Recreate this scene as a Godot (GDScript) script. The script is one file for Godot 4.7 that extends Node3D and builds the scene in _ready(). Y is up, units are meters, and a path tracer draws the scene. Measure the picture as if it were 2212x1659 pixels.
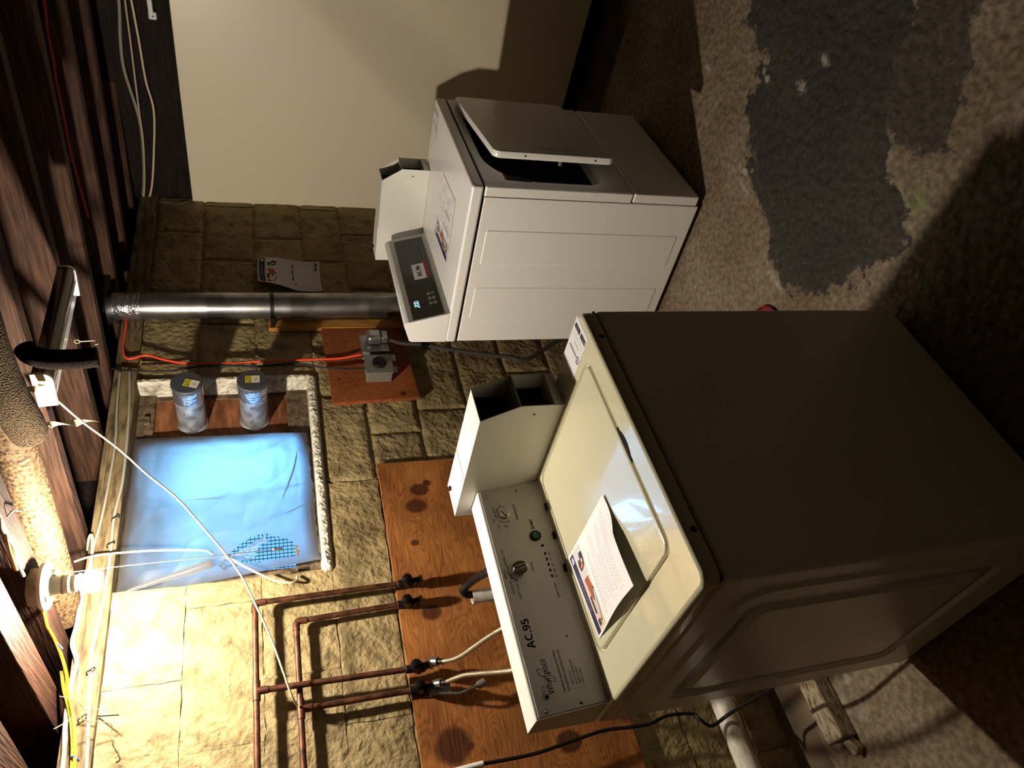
extends Node3D
# Basement laundry: a washer and a dryer in front of a painted block wall with a small window.
# World: x to the right along the back wall (z = 0), y up, z into the room.  The photograph lies on its side, so the camera is rolled.

class MB:
	var v := PackedVector3Array()
	var n := PackedVector3Array()
	var uv := PackedVector2Array()
	var ix := PackedInt32Array()

	func vert(p: Vector3, nn: Vector3, t := Vector2(INF, 0)) -> int:
		v.append(p)
		n.append(nn)
		if t.x == INF:
			var a := nn.abs()
			if a.x > a.y and a.x > a.z:
				t = Vector2(p.z, -p.y)
			elif a.y > a.z:
				t = Vector2(p.x, p.z)
			else:
				t = Vector2(p.x, -p.y)
		uv.append(t)
		return v.size() - 1

	func tri(a: int, b: int, c: int) -> void:
		ix.append(a)
		ix.append(b)
		ix.append(c)

	func poly(pts: Array, nn: Vector3, uvs := []) -> void:  # a flat convex polygon
		var k := []
		for i in pts.size():
			k.append(vert(pts[i], nn, uvs[i] if uvs.size() else Vector2(INF, 0)))
		for i in range(1, pts.size() - 1):
			tri(k[0], k[i], k[i + 1])

	func quad(a: Vector3, b: Vector3, c: Vector3, d: Vector3, out: Vector3, uvs := []) -> void:
		var nn := (b - a).cross(d - a).normalized()
		if nn.length() < .5:
			nn = (c - b).cross(d - b).normalized()
		if nn.dot(out) < 0:
			nn = -nn
		poly([a, b, c, d], nn, uvs)

	func box(c: Vector3, s: Vector3, bs := Basis()) -> void:
		for ax in 3:
			for sg in [-1.0, 1.0]:
				var e := Vector3()
				e[ax] = sg
				var p := Vector3()
				var q := Vector3()
				p[(ax + 1) % 3] = s[(ax + 1) % 3] * .5
				q[(ax + 2) % 3] = s[(ax + 2) % 3] * .5
				var o := e * s[ax] * .5
				poly([c + bs * (o - p - q), c + bs * (o + p - q), c + bs * (o + p + q), c + bs * (o - p + q)], (bs * e).normalized())

	func rbox(c: Vector3, s: Vector3, r: float, bs := Basis(), k := 2) -> void:  # box with rounded edges
		var h := s * .5
		r = minf(r, minf(h.x, minf(h.y, h.z)) * .98)
		for ax in 3:
			var a1 := (ax + 1) % 3
			var a2 := (ax + 2) % 3
			var l1 := []
			var l2 := []
			for i in k + 1:
				var t := r - r * tan(PI / 4 * (1.0 - float(i) / k))
				l1.append(-h[a1] + t)
				l2.append(-h[a2] + t)
			for i in range(k, -1, -1):
				var t := r - r * tan(PI / 4 * (1.0 - float(i) / k))
				l1.append(h[a1] - t)
				l2.append(h[a2] - t)
			for sg in [-1.0, 1.0]:
				var ids := []
				for i in l1.size():
					for j in l2.size():
						var p := Vector3()
						p[ax] = sg * h[ax]
						p[a1] = l1[i]
						p[a2] = l2[j]
						var q := Vector3(clampf(p.x, -h.x + r, h.x - r), clampf(p.y, -h.y + r, h.y - r), clampf(p.z, -h.z + r, h.z - r))
						var d := (p - q).normalized()
						ids.append(vert(c + bs * (q + d * r), bs * d))
				var m := l2.size()
				for i in l1.size() - 1:
					for j in m - 1:
						tri(ids[i * m + j], ids[i * m + m + j], ids[i * m + m + j + 1])
						tri(ids[i * m + j], ids[i * m + m + j + 1], ids[i * m + j + 1])

	func loft(rings: Array, closed := true, flip := false, vscale := 1.0) -> void:  # smooth skin through rings with equal counts
		var m: int = rings[0].size()
		var base := v.size()
		var cols := m + (1 if closed else 0)
		var acc := []
		acc.resize(rings.size() * m)
		acc.fill(Vector3())
		var last := m if closed else m - 1
		for i in rings.size() - 1:
			for j in last:
				var j2 := (j + 1) % m
				var a: Vector3 = rings[i][j]
				var b: Vector3 = rings[i][j2]
				var c: Vector3 = rings[i + 1][j2]
				var d: Vector3 = rings[i + 1][j]
				var g := (c - a).cross(d - b)
				for q in [i * m + j, i * m + j2, (i + 1) * m + j2, (i + 1) * m + j]:
					acc[q] += g
		var cen := Vector3()
		var vote := 0.0
		for r in rings:
			for p in r:
				cen += p
		cen /= float(rings.size() * m)
		for i in rings.size():
			for j in m:
				vote += (acc[i * m + j] as Vector3).dot(rings[i][j] - cen)
		var sg := 1.0 if vote >= 0 else -1.0
		if flip:
			sg = -sg
		var run := 0.0
		for i in rings.size():
			if i:
				run += (rings[i][0] as Vector3).distance_to(rings[i - 1][0])
			var round_ := 0.0
			for j in cols:
				if j:
					round_ += (rings[i][j % m] as Vector3).distance_to(rings[i][j - 1])
				vert(rings[i][j % m], (acc[i * m + j % m] as Vector3).normalized() * sg, Vector2(run, round_) * vscale)
		for i in rings.size() - 1:
			for j in cols - 1:
				var a := base + i * cols + j
				tri(a, a + 1, a + cols + 1)
				tri(a, a + cols + 1, a + cols)

	func fan(ring, out: Vector3) -> void:  # flat cap over a star-shaped ring
		var c := Vector3()
		for p in ring:
			c += p
		c /= float(ring.size())
		var nn := Vector3()
		for i in ring.size():
			nn += (ring[i] - c).cross(ring[(i + 1) % ring.size()] - c)
		nn = nn.normalized()
		if nn.dot(out) < 0:
			nn = -nn
		var k := vert(c, nn)
		var f := []
		for p in ring:
			f.append(vert(p, nn))
		for i in f.size():
			tri(k, f[i], f[(i + 1) % f.size()])

	func steps(rings: Array, out: Vector3, cap := true) -> void:  # hard-edged bands, then a cap
		for i in rings.size() - 1:
			loft([rings[i], rings[i + 1]])
		if cap:
			fan(rings[-1], out)

	func tube(pts: Array, r, sides := 8, caps := true) -> void:
		var rings := []
		var up := Vector3(.123, .87, .41)
		for i in pts.size():
			var d: Vector3 = (pts[mini(i + 1, pts.size() - 1)] - pts[maxi(i - 1, 0)]).normalized()
			var s := d.cross(up).normalized()
			up = s.cross(d).normalized()
			var ring := PackedVector3Array()
			var rad: float = r[i] if r is Array else r
			for k in sides:
				var a := TAU * k / sides
				ring.append(pts[i] + (s * cos(a) + up * sin(a)) * rad)
			rings.append(ring)
		loft(rings)
		if caps:
			fan(rings[0], pts[0] - pts[1])
			fan(rings[-1], pts[-1] - pts[-2])

	func lathe(prof: Array, xf: Transform3D, sides := 20, smooth := false) -> void:  # prof: Vector2(radius, height along the y axis of xf)
		var rings := []
		for p in prof:
			var ring := PackedVector3Array()
			for k in sides:
				var a := TAU * k / sides
				ring.append(xf * Vector3(cos(a) * maxf(p.x, .00001), p.y, sin(a) * maxf(p.x, .00001)))
			rings.append(ring)
		if smooth:
			loft(rings)
		else:
			for i in rings.size() - 1:
				var flat: bool = absf(prof[i].y - prof[i + 1].y) < 1e-6
				var c := xf * Vector3(0, (prof[i].y + prof[i + 1].y) * .5, 0)
				if flat:
					var nn := xf.basis.y * (1.0 if prof[i + 1].x < prof[i].x else -1.0)
					for k in sides:
						var k2 := (k + 1) % sides
						quad(rings[i][k], rings[i][k2], rings[i + 1][k2], rings[i + 1][k], nn)
				else:
					loft([rings[i], rings[i + 1]])
		if prof[0].x > .0001:
			fan(rings[0], xf.basis.y * (-1.0 if prof[0].y <= prof[-1].y else 1.0))
		if prof[-1].x > .0001:
			fan(rings[-1], xf.basis.y * (1.0 if prof[0].y <= prof[-1].y else -1.0))

	func prism(pl: PackedVector2Array, xf: Transform3D, z0: float, z1: float) -> void:  # polygon in the xy plane of xf, thick along its z
		var idx := Geometry2D.triangulate_polygon(pl)
		for side in 2:
			var z := z1 if side else z0
			var nn := xf.basis.z * (1.0 if (z1 > z0) == (side == 1) else -1.0)
			var k := []
			for p in pl:
				k.append(vert(xf * Vector3(p.x, p.y, z), nn.normalized()))
			for i in range(0, idx.size(), 3):
				tri(k[idx[i]], k[idx[i + 1]], k[idx[i + 2]])
		var ccw := not Geometry2D.is_polygon_clockwise(pl)
		for i in pl.size():
			var a := pl[i]
			var b := pl[(i + 1) % pl.size()]
			var o := Vector3(b.y - a.y, a.x - b.x, 0) * (1.0 if ccw else -1.0)
			quad(xf * Vector3(a.x, a.y, z0), xf * Vector3(b.x, b.y, z0), xf * Vector3(b.x, b.y, z1), xf * Vector3(a.x, a.y, z1), xf.basis * o)

	func grid(nu: int, nv: int, f: Callable, skip = null) -> void:  # surface f(u, v), u and v from 0 to 1
		var base := v.size()
		for i in nu + 1:
			for j in nv + 1:
				var u := float(i) / nu
				var w := float(j) / nv
				var e := .002
				var p: Vector3 = f.call(u, w)
				var du: Vector3 = f.call(u + e, w) - f.call(u - e, w)
				var dv: Vector3 = f.call(u, w + e) - f.call(u, w - e)
				vert(p, du.cross(dv).normalized(), Vector2(u, w))
		for i in nu:
			for j in nv:
				if skip != null and skip.call((i + .5) / nu, (j + .5) / nv):
					continue
				var a := base + i * (nv + 1) + j
				tri(a, a + 1, a + nv + 2)
				tri(a, a + nv + 2, a + nv + 1)

	func mesh(o := Vector3()) -> ArrayMesh:
		var p := PackedVector3Array()
		for q in v:
			p.append(q - o)
		for i in range(0, ix.size(), 3):
			var g := (v[ix[i + 1]] - v[ix[i]]).cross(v[ix[i + 2]] - v[ix[i]])
			if g.dot(n[ix[i]] + n[ix[i + 1]] + n[ix[i + 2]]) > 0:
				var t := ix[i]
				ix[i] = ix[i + 1]
				ix[i + 1] = t
		var a := []
		a.resize(Mesh.ARRAY_MAX)
		a[Mesh.ARRAY_VERTEX] = p
		a[Mesh.ARRAY_NORMAL] = n
		a[Mesh.ARRAY_TEX_UV] = uv
		a[Mesh.ARRAY_INDEX] = ix
		var am := ArrayMesh.new()
		am.add_surface_from_arrays(Mesh.PRIMITIVE_TRIANGLES, a)
		return am


var M := {}      # materials
# The back wall, right wall and ceiling were laid out in a survey frame of their own, 9 % smaller; this brings them to true size
# in the frame of the floor and the machines (letter paper 216 x 280 mm, outlet boxes 100 mm, wall face at z = -0.19).
const WALLS := Transform3D(Vector3(1.0896, 0, 0), Vector3(0, 1.0896, 0), Vector3(0, 0, 1.0896), Vector3(.0921, -.1420, -.1899))
var walls := true
var org := {}    # node -> the world point its mesh coordinates are counted from


func mb() -> MB:
	return MB.new()


func thing(called: String, label: String, category: String, at := Vector3(), turn := 0.0, group := "") -> Node3D:
	var o := Node3D.new()
	o.name = called
	add_child(o, true)
	o.position = at
	o.rotation.y = turn
	if walls:
		o.transform = WALLS * o.transform
	o.set_meta("label", label)
	o.set_meta("category", category)
	if group:
		o.set_meta("group", group)
	org[o] = at if turn == 0.0 else Vector3()
	return o


func pick(m) -> Material:
	if m is String:
		return M[m]
	return m


func part(called: String, b: MB, m, parent: Node3D, label := "") -> MeshInstance3D:
	var o := MeshInstance3D.new()
	o.name = called
	o.mesh = b.mesh(org.get(parent, Vector3()))
	o.material_override = pick(m)
	parent.add_child(o, true)
	org[o] = org.get(parent, Vector3())
	if label:
		o.set_meta("label", label)
	return o


func solo(called: String, label: String, category: String, b: MB, m, group := "") -> MeshInstance3D:
	var bb := AABB(b.v[0], Vector3())
	for p in b.v:
		bb = bb.expand(p)
	var at := bb.get_center()
	at.y = bb.position.y
	var o := MeshInstance3D.new()
	o.name = called
	o.mesh = b.mesh(at)
	o.material_override = pick(m)
	add_child(o, true)
	o.position = at
	if walls:
		o.transform = WALLS * o.transform
	org[o] = at
	o.set_meta("label", label)
	o.set_meta("category", category)
	if group:
		o.set_meta("group", group)
	return o


func setting(called: String, label := "") -> Node3D:
	var o := Node3D.new()
	o.name = called
	add_child(o, true)
	o.set_meta("kind", "structure")
	if walls:
		o.transform = WALLS
	if label:
		o.set_meta("label", label)
	return o


func smooth(pts: Array, k := 6) -> Array:
	var out := []
	for i in pts.size() - 1:
		var a: Vector3 = pts[maxi(i - 1, 0)]
		var b: Vector3 = pts[i]
		var c: Vector3 = pts[i + 1]
		var d: Vector3 = pts[mini(i + 2, pts.size() - 1)]
		for j in k:
			var t := float(j) / k
			out.append(.5 * (2 * b + (c - a) * t + (2 * a - 5 * b + 4 * c - d) * t * t + (3 * b - a - 3 * c + d) * t * t * t))
	out.append(pts[-1])
	return out


func cable(pts: Array, r: float, k := 6, sides := 8) -> MB:
	var b := mb()
	b.tube(smooth(pts, k), r, sides)
	return b


func rrect(x0: float, x1: float, y0: float, y1: float, r: float, k := 5) -> PackedVector2Array:
	var o := PackedVector2Array()
	for c in [[x1 - r, y1 - r, 0.0], [x0 + r, y1 - r, 90.0], [x0 + r, y0 + r, 180.0], [x1 - r, y0 + r, 270.0]]:
		for i in k + 1:
			var a := deg_to_rad(c[2] + 90.0 * i / k)
			o.append(Vector2(c[0] + cos(a) * r, c[1] + sin(a) * r))
	return o


func lay(p2: PackedVector2Array, xf: Transform3D, h := 0.0) -> PackedVector3Array:  # a flat outline into space
	var o := PackedVector3Array()
	for p in p2:
		o.append(xf * Vector3(p.x, p.y, h))
	return o


# A small lettering part: the text fills x0..x1, its capitals stand h high on baseline y, in the xy plane of xf.
func letters(s: String, xf: Transform3D, x0: float, x1: float, y: float, h: float, m, parent: Node3D, fontname := "Droid Sans", weight := 400) -> MeshInstance3D:
	var f := SystemFont.new()
	f.font_names = PackedStringArray([fontname])
	f.font_weight = weight
	var t := TextMesh.new()
	t.font = f
	t.text = s
	t.font_size = 48
	t.pixel_size = .01
	t.depth = .02
	t.curve_step = 2.0
	var bb := t.get_aabb()
	var cap := .343
	var o := MeshInstance3D.new()
	o.name = "lettering"
	o.mesh = t
	o.material_override = pick(m)
	parent.add_child(o, true)
	var sx := (x1 - x0) / maxf(bb.size.x, .001)
	var sy := h / cap
	var low := bb.position.y
	if not ("p" in s or "y" in s or "g" in s or "," in s):
		sy = h / bb.size.y
		o.transform = xf * Transform3D(Basis.from_scale(Vector3(sx, sy, .02)), Vector3(x0 - bb.position.x * sx, y - low * sy, .0002))
	else:
		o.transform = xf * Transform3D(Basis.from_scale(Vector3(sx, sy, .02)), Vector3(x0 - bb.position.x * sx, y - (low + .105) * sy, .0002))
	return o


# ---------------------------------------------------------------- materials
func mat(called: String, c: Color, rough := .7, metal := 0.0, spec := .5) -> StandardMaterial3D:
	var m := StandardMaterial3D.new()
	m.resource_name = called
	m.albedo_color = c
	m.roughness = rough
	m.metallic = metal
	m.metallic_specular = spec
	M[called] = m
	return m


func noise(freq: float, oct := 4, sd := 1, kind := FastNoiseLite.TYPE_SIMPLEX_SMOOTH) -> FastNoiseLite:
	var f := FastNoiseLite.new()
	f.seed = sd
	f.noise_type = kind
	f.frequency = freq
	f.fractal_octaves = oct
	return f


func ntex(f: FastNoiseLite, cols := [], size := 512, asn := false) -> NoiseTexture2D:
	var t := NoiseTexture2D.new()
	t.width = size
	t.height = size
	t.seamless = true
	t.noise = f
	t.generate_mipmaps = false
	if cols.size():
		var g := Gradient.new()
		var offs := PackedFloat32Array()
		var cc := PackedColorArray()
		for i in cols.size():
			offs.append(cols[i][0])
			cc.append(cols[i][1])
		g.offsets = offs
		g.colors = cc
		t.color_ramp = g
	return t


func tri(m: StandardMaterial3D, scale: Vector3, world := true) -> void:
	m.uv1_triplanar = true
	m.uv1_world_triplanar = world
	m.uv1_scale = scale


func tex(im: Image) -> ImageTexture:
	return ImageTexture.create_from_image(im)


func box_px(im: Image, x0: float, y0: float, x1: float, y1: float, c: Color) -> void:
	var w := im.get_width()
	var h := im.get_height()
	im.fill_rect(Rect2i(int(x0 * w), int(y0 * h), maxi(1, int((x1 - x0) * w)), maxi(1, int((y1 - y0) * h))), c)


func poly_px(im: Image, pts: PackedVector2Array, c: Color) -> void:
	var w := im.get_width()
	var h := im.get_height()
	var r := Rect2(pts[0], Vector2())
	for p in pts:
		r = r.expand(p)
	for y in range(maxi(0, int(r.position.y * h)), mini(h, int(r.end.y * h) + 1)):
		for x in range(maxi(0, int(r.position.x * w)), mini(w, int(r.end.x * w) + 1)):
			if Geometry2D.is_point_in_polygon(Vector2((x + .5) / w, (y + .5) / h), pts):
				im.set_pixel(x, y, c)


func text_lines(im: Image, x0: float, x1: float, y0: float, y1: float, rows: int, c: Color, sd := 3, thick := .45) -> void:
	var rg := RandomNumberGenerator.new()
	rg.seed = sd
	for i in rows:
		var y := lerpf(y0, y1, float(i) / rows)
		var hh := (y1 - y0) / rows * thick
		var x := x0
		var stop := x1 - rg.randf() * .12 * (x1 - x0)
		while x < stop:
			var w := rg.randf_range(.012, .04)
			box_px(im, x, y, minf(x + w, stop), y + hh, c)
			x += w + .01


# The printed flyer: dark banner with an emblem, two photographs, a heading and rows of small print.
func flyer(heading: bool, sd: int) -> Image:
	var im := Image.create(432, 558, false, Image.FORMAT_RGB8)
	im.fill(Color(.93, .92, .93) if heading else Color(.74, .72, .70))
	var navy := Color(.12, .10, .27)
	box_px(im, .03, .025, .97, .115, navy)
	poly_px(im, PackedVector2Array([Vector2(.86, .04), Vector2(.93, .045), Vector2(.945, .08), Vector2(.90, .10), Vector2(.865, .085)]), Color(.75, .76, .8))
	text_lines(im, .28, .76, .05, .09, 2, Color(.62, .62, .7), sd, .4)
	box_px(im, .03, .125, .60, .30, Color(.86, .74, .66))
	box_px(im, .61, .125, .97, .30, Color(.80, .81, .82))
	box_px(im, .07, .135, .14, .20, Color(.25, .2, .18))
	box_px(im, .20, .145, .40, .185, Color(.17, .17, .13))
	poly_px(im, PackedVector2Array([Vector2(.30, .235), Vector2(.36, .19), Vector2(.60, .16), Vector2(.60, .25), Vector2(.47, .28), Vector2(.36, .262)]), Color(.62, .34, .25))
	poly_px(im, PackedVector2Array([Vector2(.10, .21), Vector2(.33, .235), Vector2(.46, .275), Vector2(.44, .297), Vector2(.25, .285), Vector2(.08, .24)]), Color(.16, .12, .16))
	poly_px(im, PackedVector2Array([Vector2(.12, .215), Vector2(.31, .237), Vector2(.43, .275), Vector2(.41, .288), Vector2(.25, .27), Vector2(.11, .232)]), Color(.78, .82, .86))
	poly_px(im, PackedVector2Array([Vector2(.70, .16), Vector2(.78, .145), Vector2(.84, .17), Vector2(.82, .2), Vector2(.84, .25), Vector2(.78, .285), Vector2(.72, .27), Vector2(.70, .22)]), Color(.30, .13, .10))
	poly_px(im, PackedVector2Array([Vector2(.78, .20), Vector2(.89, .22), Vector2(.88, .29), Vector2(.77, .285)]), Color(.12, .12, .18))
	poly_px(im, PackedVector2Array([Vector2(.71, .19), Vector2(.75, .18), Vector2(.77, .22), Vector2(.74, .245)]), Color(.80, .55, .45))
	poly_px(im, PackedVector2Array([Vector2(.77, .215), Vector2(.82, .225), Vector2(.81, .26), Vector2(.77, .25)]), Color(.90, .80, .78))
	if heading:
		text_lines(im, .08, .85, .385, .43, 2, Color(.50, .49, .55), sd + 1, .35)
		for g in 3:
			var y := .46 + g * .155
			text_lines(im, .12, .62, y - .012, y + .012, 1, Color(.5, .49, .54), sd + 5 + g, .35)
			text_lines(im, .14, .93, y + .02, y + .115, 6, Color(.62, .61, .65), sd + g, .3)
			for r in 6:
				box_px(im, .09, y + .022 + r * .016, .10, y + .028 + r * .016, Color(.5, .5, .55))
	else:
		for g in 3:
			box_px(im, .30 + g * .2, .545, .45 + g * .2, .568, Color(.2, .2, .26))
		box_px(im, .17, .575, .22, .60, Color(.35, .4, .38))
		for g in 2:
			box_px(im, .68 + g * .14, .92, .79 + g * .14, .955, Color(.16, .12, .08))
			box_px(im, .68 + g * .14, .88, .79 + g * .14, .905, Color(.62, .6, .58))
		text_lines(im, .2, .8, .64, .86, 8, Color(.84, .83, .84), sd, .3)
	return im


func wood_image(w: int, h: int, size: Vector2, base: Color, dark: Color, knots: Array, sd: int) -> Image:
	# rotary-cut plywood: bands that bend round the knots; knots: [x, y, rx, ry] in metres, grain runs along x
	var big := noise(1.6, 3, sd)
	var fine := noise(30.0, 3, sd + 1)
	var patch := noise(5.0, 4, sd + 2)
	var im := Image.create(w, h, false, Image.FORMAT_RGB8)
	var reddish := Color(dark.r * .55, dark.g * .45, dark.b * .45)
	for py in h:
		var y := size.y * py / h
		for px in w:
			var x := size.x * px / w
			var warp := 0.0
			var kd := 9.0
			for k in knots:
				var dx: float = (x - k[0]) / k[2]
				var dy: float = (y - k[1]) / k[3]
				var q := sqrt(dx * dx + dy * dy)
				kd = minf(kd, q)
				warp += 1.1 * exp(-q * .55)
			var s := big.get_noise_2d(x * .9, y * 4.5) * 2.4 + warp * 1.5 + y * 3.0
			var band := absf(fposmod(s * 3.4, 1.0) - .5) * 2.0
			var f := fine.get_noise_2d(x * .25, y * 6.0)
			var t := clampf(.25 + .35 * band * band + f * .35 + patch.get_noise_2d(x * .6, y) * .45, 0.0, 1.0)
			var c := base.lerp(dark, t)
			if kd < 1.25:
				c = c.lerp(reddish, clampf((1.25 - kd) / .35, 0.0, 1.0) * (.75 + .25 * f))
			im.set_pixel(px, py, c)
	return im


func inside(poly: PackedVector2Array, p: Vector2) -> bool:
	return Geometry2D.is_point_in_polygon(p, poly)


func pairs(a: Array) -> PackedVector2Array:
	var o := PackedVector2Array()
	for i in range(0, a.size(), 2):
		o.append(Vector2(a[i], a[i + 1]))
	return o


const FX0 := -1.2
const FX1 := 2.1
const FZ0 := -0.02
const FZ1 := 2.38


func floor_image() -> Image:
	var w := 1320
	var h := 960
	var blotch := pairs([1.27, 1.43, 1.27, 1.35, 1.19, 1.37, 1.10, 1.32, 1.05, 1.32, 1.07, 1.23, 1.07, 1.18, .97, 1.09, .89, 1.07, .89, 1.0, .79, .98, .67, .93, .58, .85, .46, .85, .40, .93, .30, .98, .23, 1.11, .18, 1.22, .24, 1.29, .33, 1.31, .39, 1.34, .48, 1.43, .55, 1.55, .60, 1.66, .8, 1.9, 1.2, 1.8])
	var second := pairs([.58, 1.59, .55, 1.55, .48, 1.43, .42, 1.39, .32, 1.43, .25, 1.48, .32, 1.56, .30, 1.60, .36, 1.66, .42, 1.78, .45, 1.95, .7, 2.1, .72, 1.9, .60, 1.70])
	var mw := 220
	var mh := 160
	var mask := Image.create(mw, mh, false, Image.FORMAT_RF)
	for j in mh:
		for i in mw:
			var p := Vector2(FX0 + (FX1 - FX0) * (i + .5) / mw, FZ0 + (FZ1 - FZ0) * (j + .5) / mh)
			mask.set_pixel(i, j, Color(1.0 if inside(blotch, p) else (.72 if inside(second, p) else 0.0), 0, 0))
	mask.resize(w, h, Image.INTERPOLATE_BILINEAR)
	var n1 := noise(.006, 5, 4).get_image(w, h, false, false, false)
	var n2 := noise(.09, 5, 9).get_image(w, h, false, false, false)
	var n3 := noise(.02, 4, 12).get_image(w, h, false, false, false)
	var im := Image.create(w, h, false, Image.FORMAT_RGB8)
	var lightc := Color(.51, .455, .385)
	var warm := Color(.41, .345, .265)
	var darkc := Color(.185, .175, .175)
	var crust := Color(.62, .60, .58)
	var whites := [[.90, 1.0, .035, .012], [.86, .96, .04, .01], [1.01, 1.28, .012, .01], [.84, 1.34, .03, .018], [.80, 1.44, .03, .015], [1.87, 1.12, .04, .02], [1.36, 1.15, .02, .01], [.50, .84, .06, .012], [-.60, .16, .05, .02], [-.66, .21, .04, .03], [-.55, .22, .03, .015]]
	for y in h:
		for x in w:
			var a := n1.get_pixel(x, y).r
			var b := n2.get_pixel(x, y).r
			var c3 := n3.get_pixel(x, y).r
			var mx := clampi(x + int((c3 - .5) * 60 + (b - .5) * 26), 0, w - 1)
			var my := clampi(y + int((a - .5) * 44 + (b - .5) * 26), 0, h - 1)
			var k := mask.get_pixel(mx, my).r
			k = clampf((k - .25) / .3, 0.0, 1.0) * (1.0 if k > .8 else .72 + .28 * smoothstep(.6, 1.0, k))
			var c := lightc.lerp(warm, clampf(a * 1.6 - .35, 0.0, 1.0)) * (.70 + .60 * b)
			var edge := exp(-pow((k - .3) / .2, 2.0)) * smoothstep(.52, .66, c3)
			c = c.lerp(darkc * (.75 + .5 * b), k * (.86 + .25 * (a - .5)))
			c = c.lerp(crust, edge * .55)
			im.set_pixel(x, y, c)
	var rg := RandomNumberGenerator.new()
	rg.seed = 77
	for q in whites:
		for i in 240:
			var p := Vector2(q[0] + rg.randfn(0, .45) * q[2], q[1] + rg.randfn(0, .45) * q[3])
			var px := int((p.x - FX0) / (FX1 - FX0) * w)
			var py := int((p.y - FZ0) / (FZ1 - FZ0) * h)
			if px > 2 and py > 2 and px < w - 3 and py < h - 3:
				var s := rg.randi_range(1, 3)
				for sx in s:
					for sy in s:
						im.set_pixel(px + sx, py + sy, im.get_pixel(px + sx, py + sy).lerp(crust, .20))
	for i in 900:  # pale grit
		im.set_pixel(rg.randi_range(0, w - 1), rg.randi_range(0, h - 1), Color(.6, .57, .52))
	for i in 500:  # a faint green paint mark
		var px := int((.24 + rg.randfn(0, .016) - FX0) / (FX1 - FX0) * w)
		var py := int((1.34 + rg.randfn(0, .022) - FZ0) / (FZ1 - FZ0) * h)
		im.set_pixel(px, py, im.get_pixel(px, py).lerp(Color(.42, .52, .30), .6))
	return im


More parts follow.
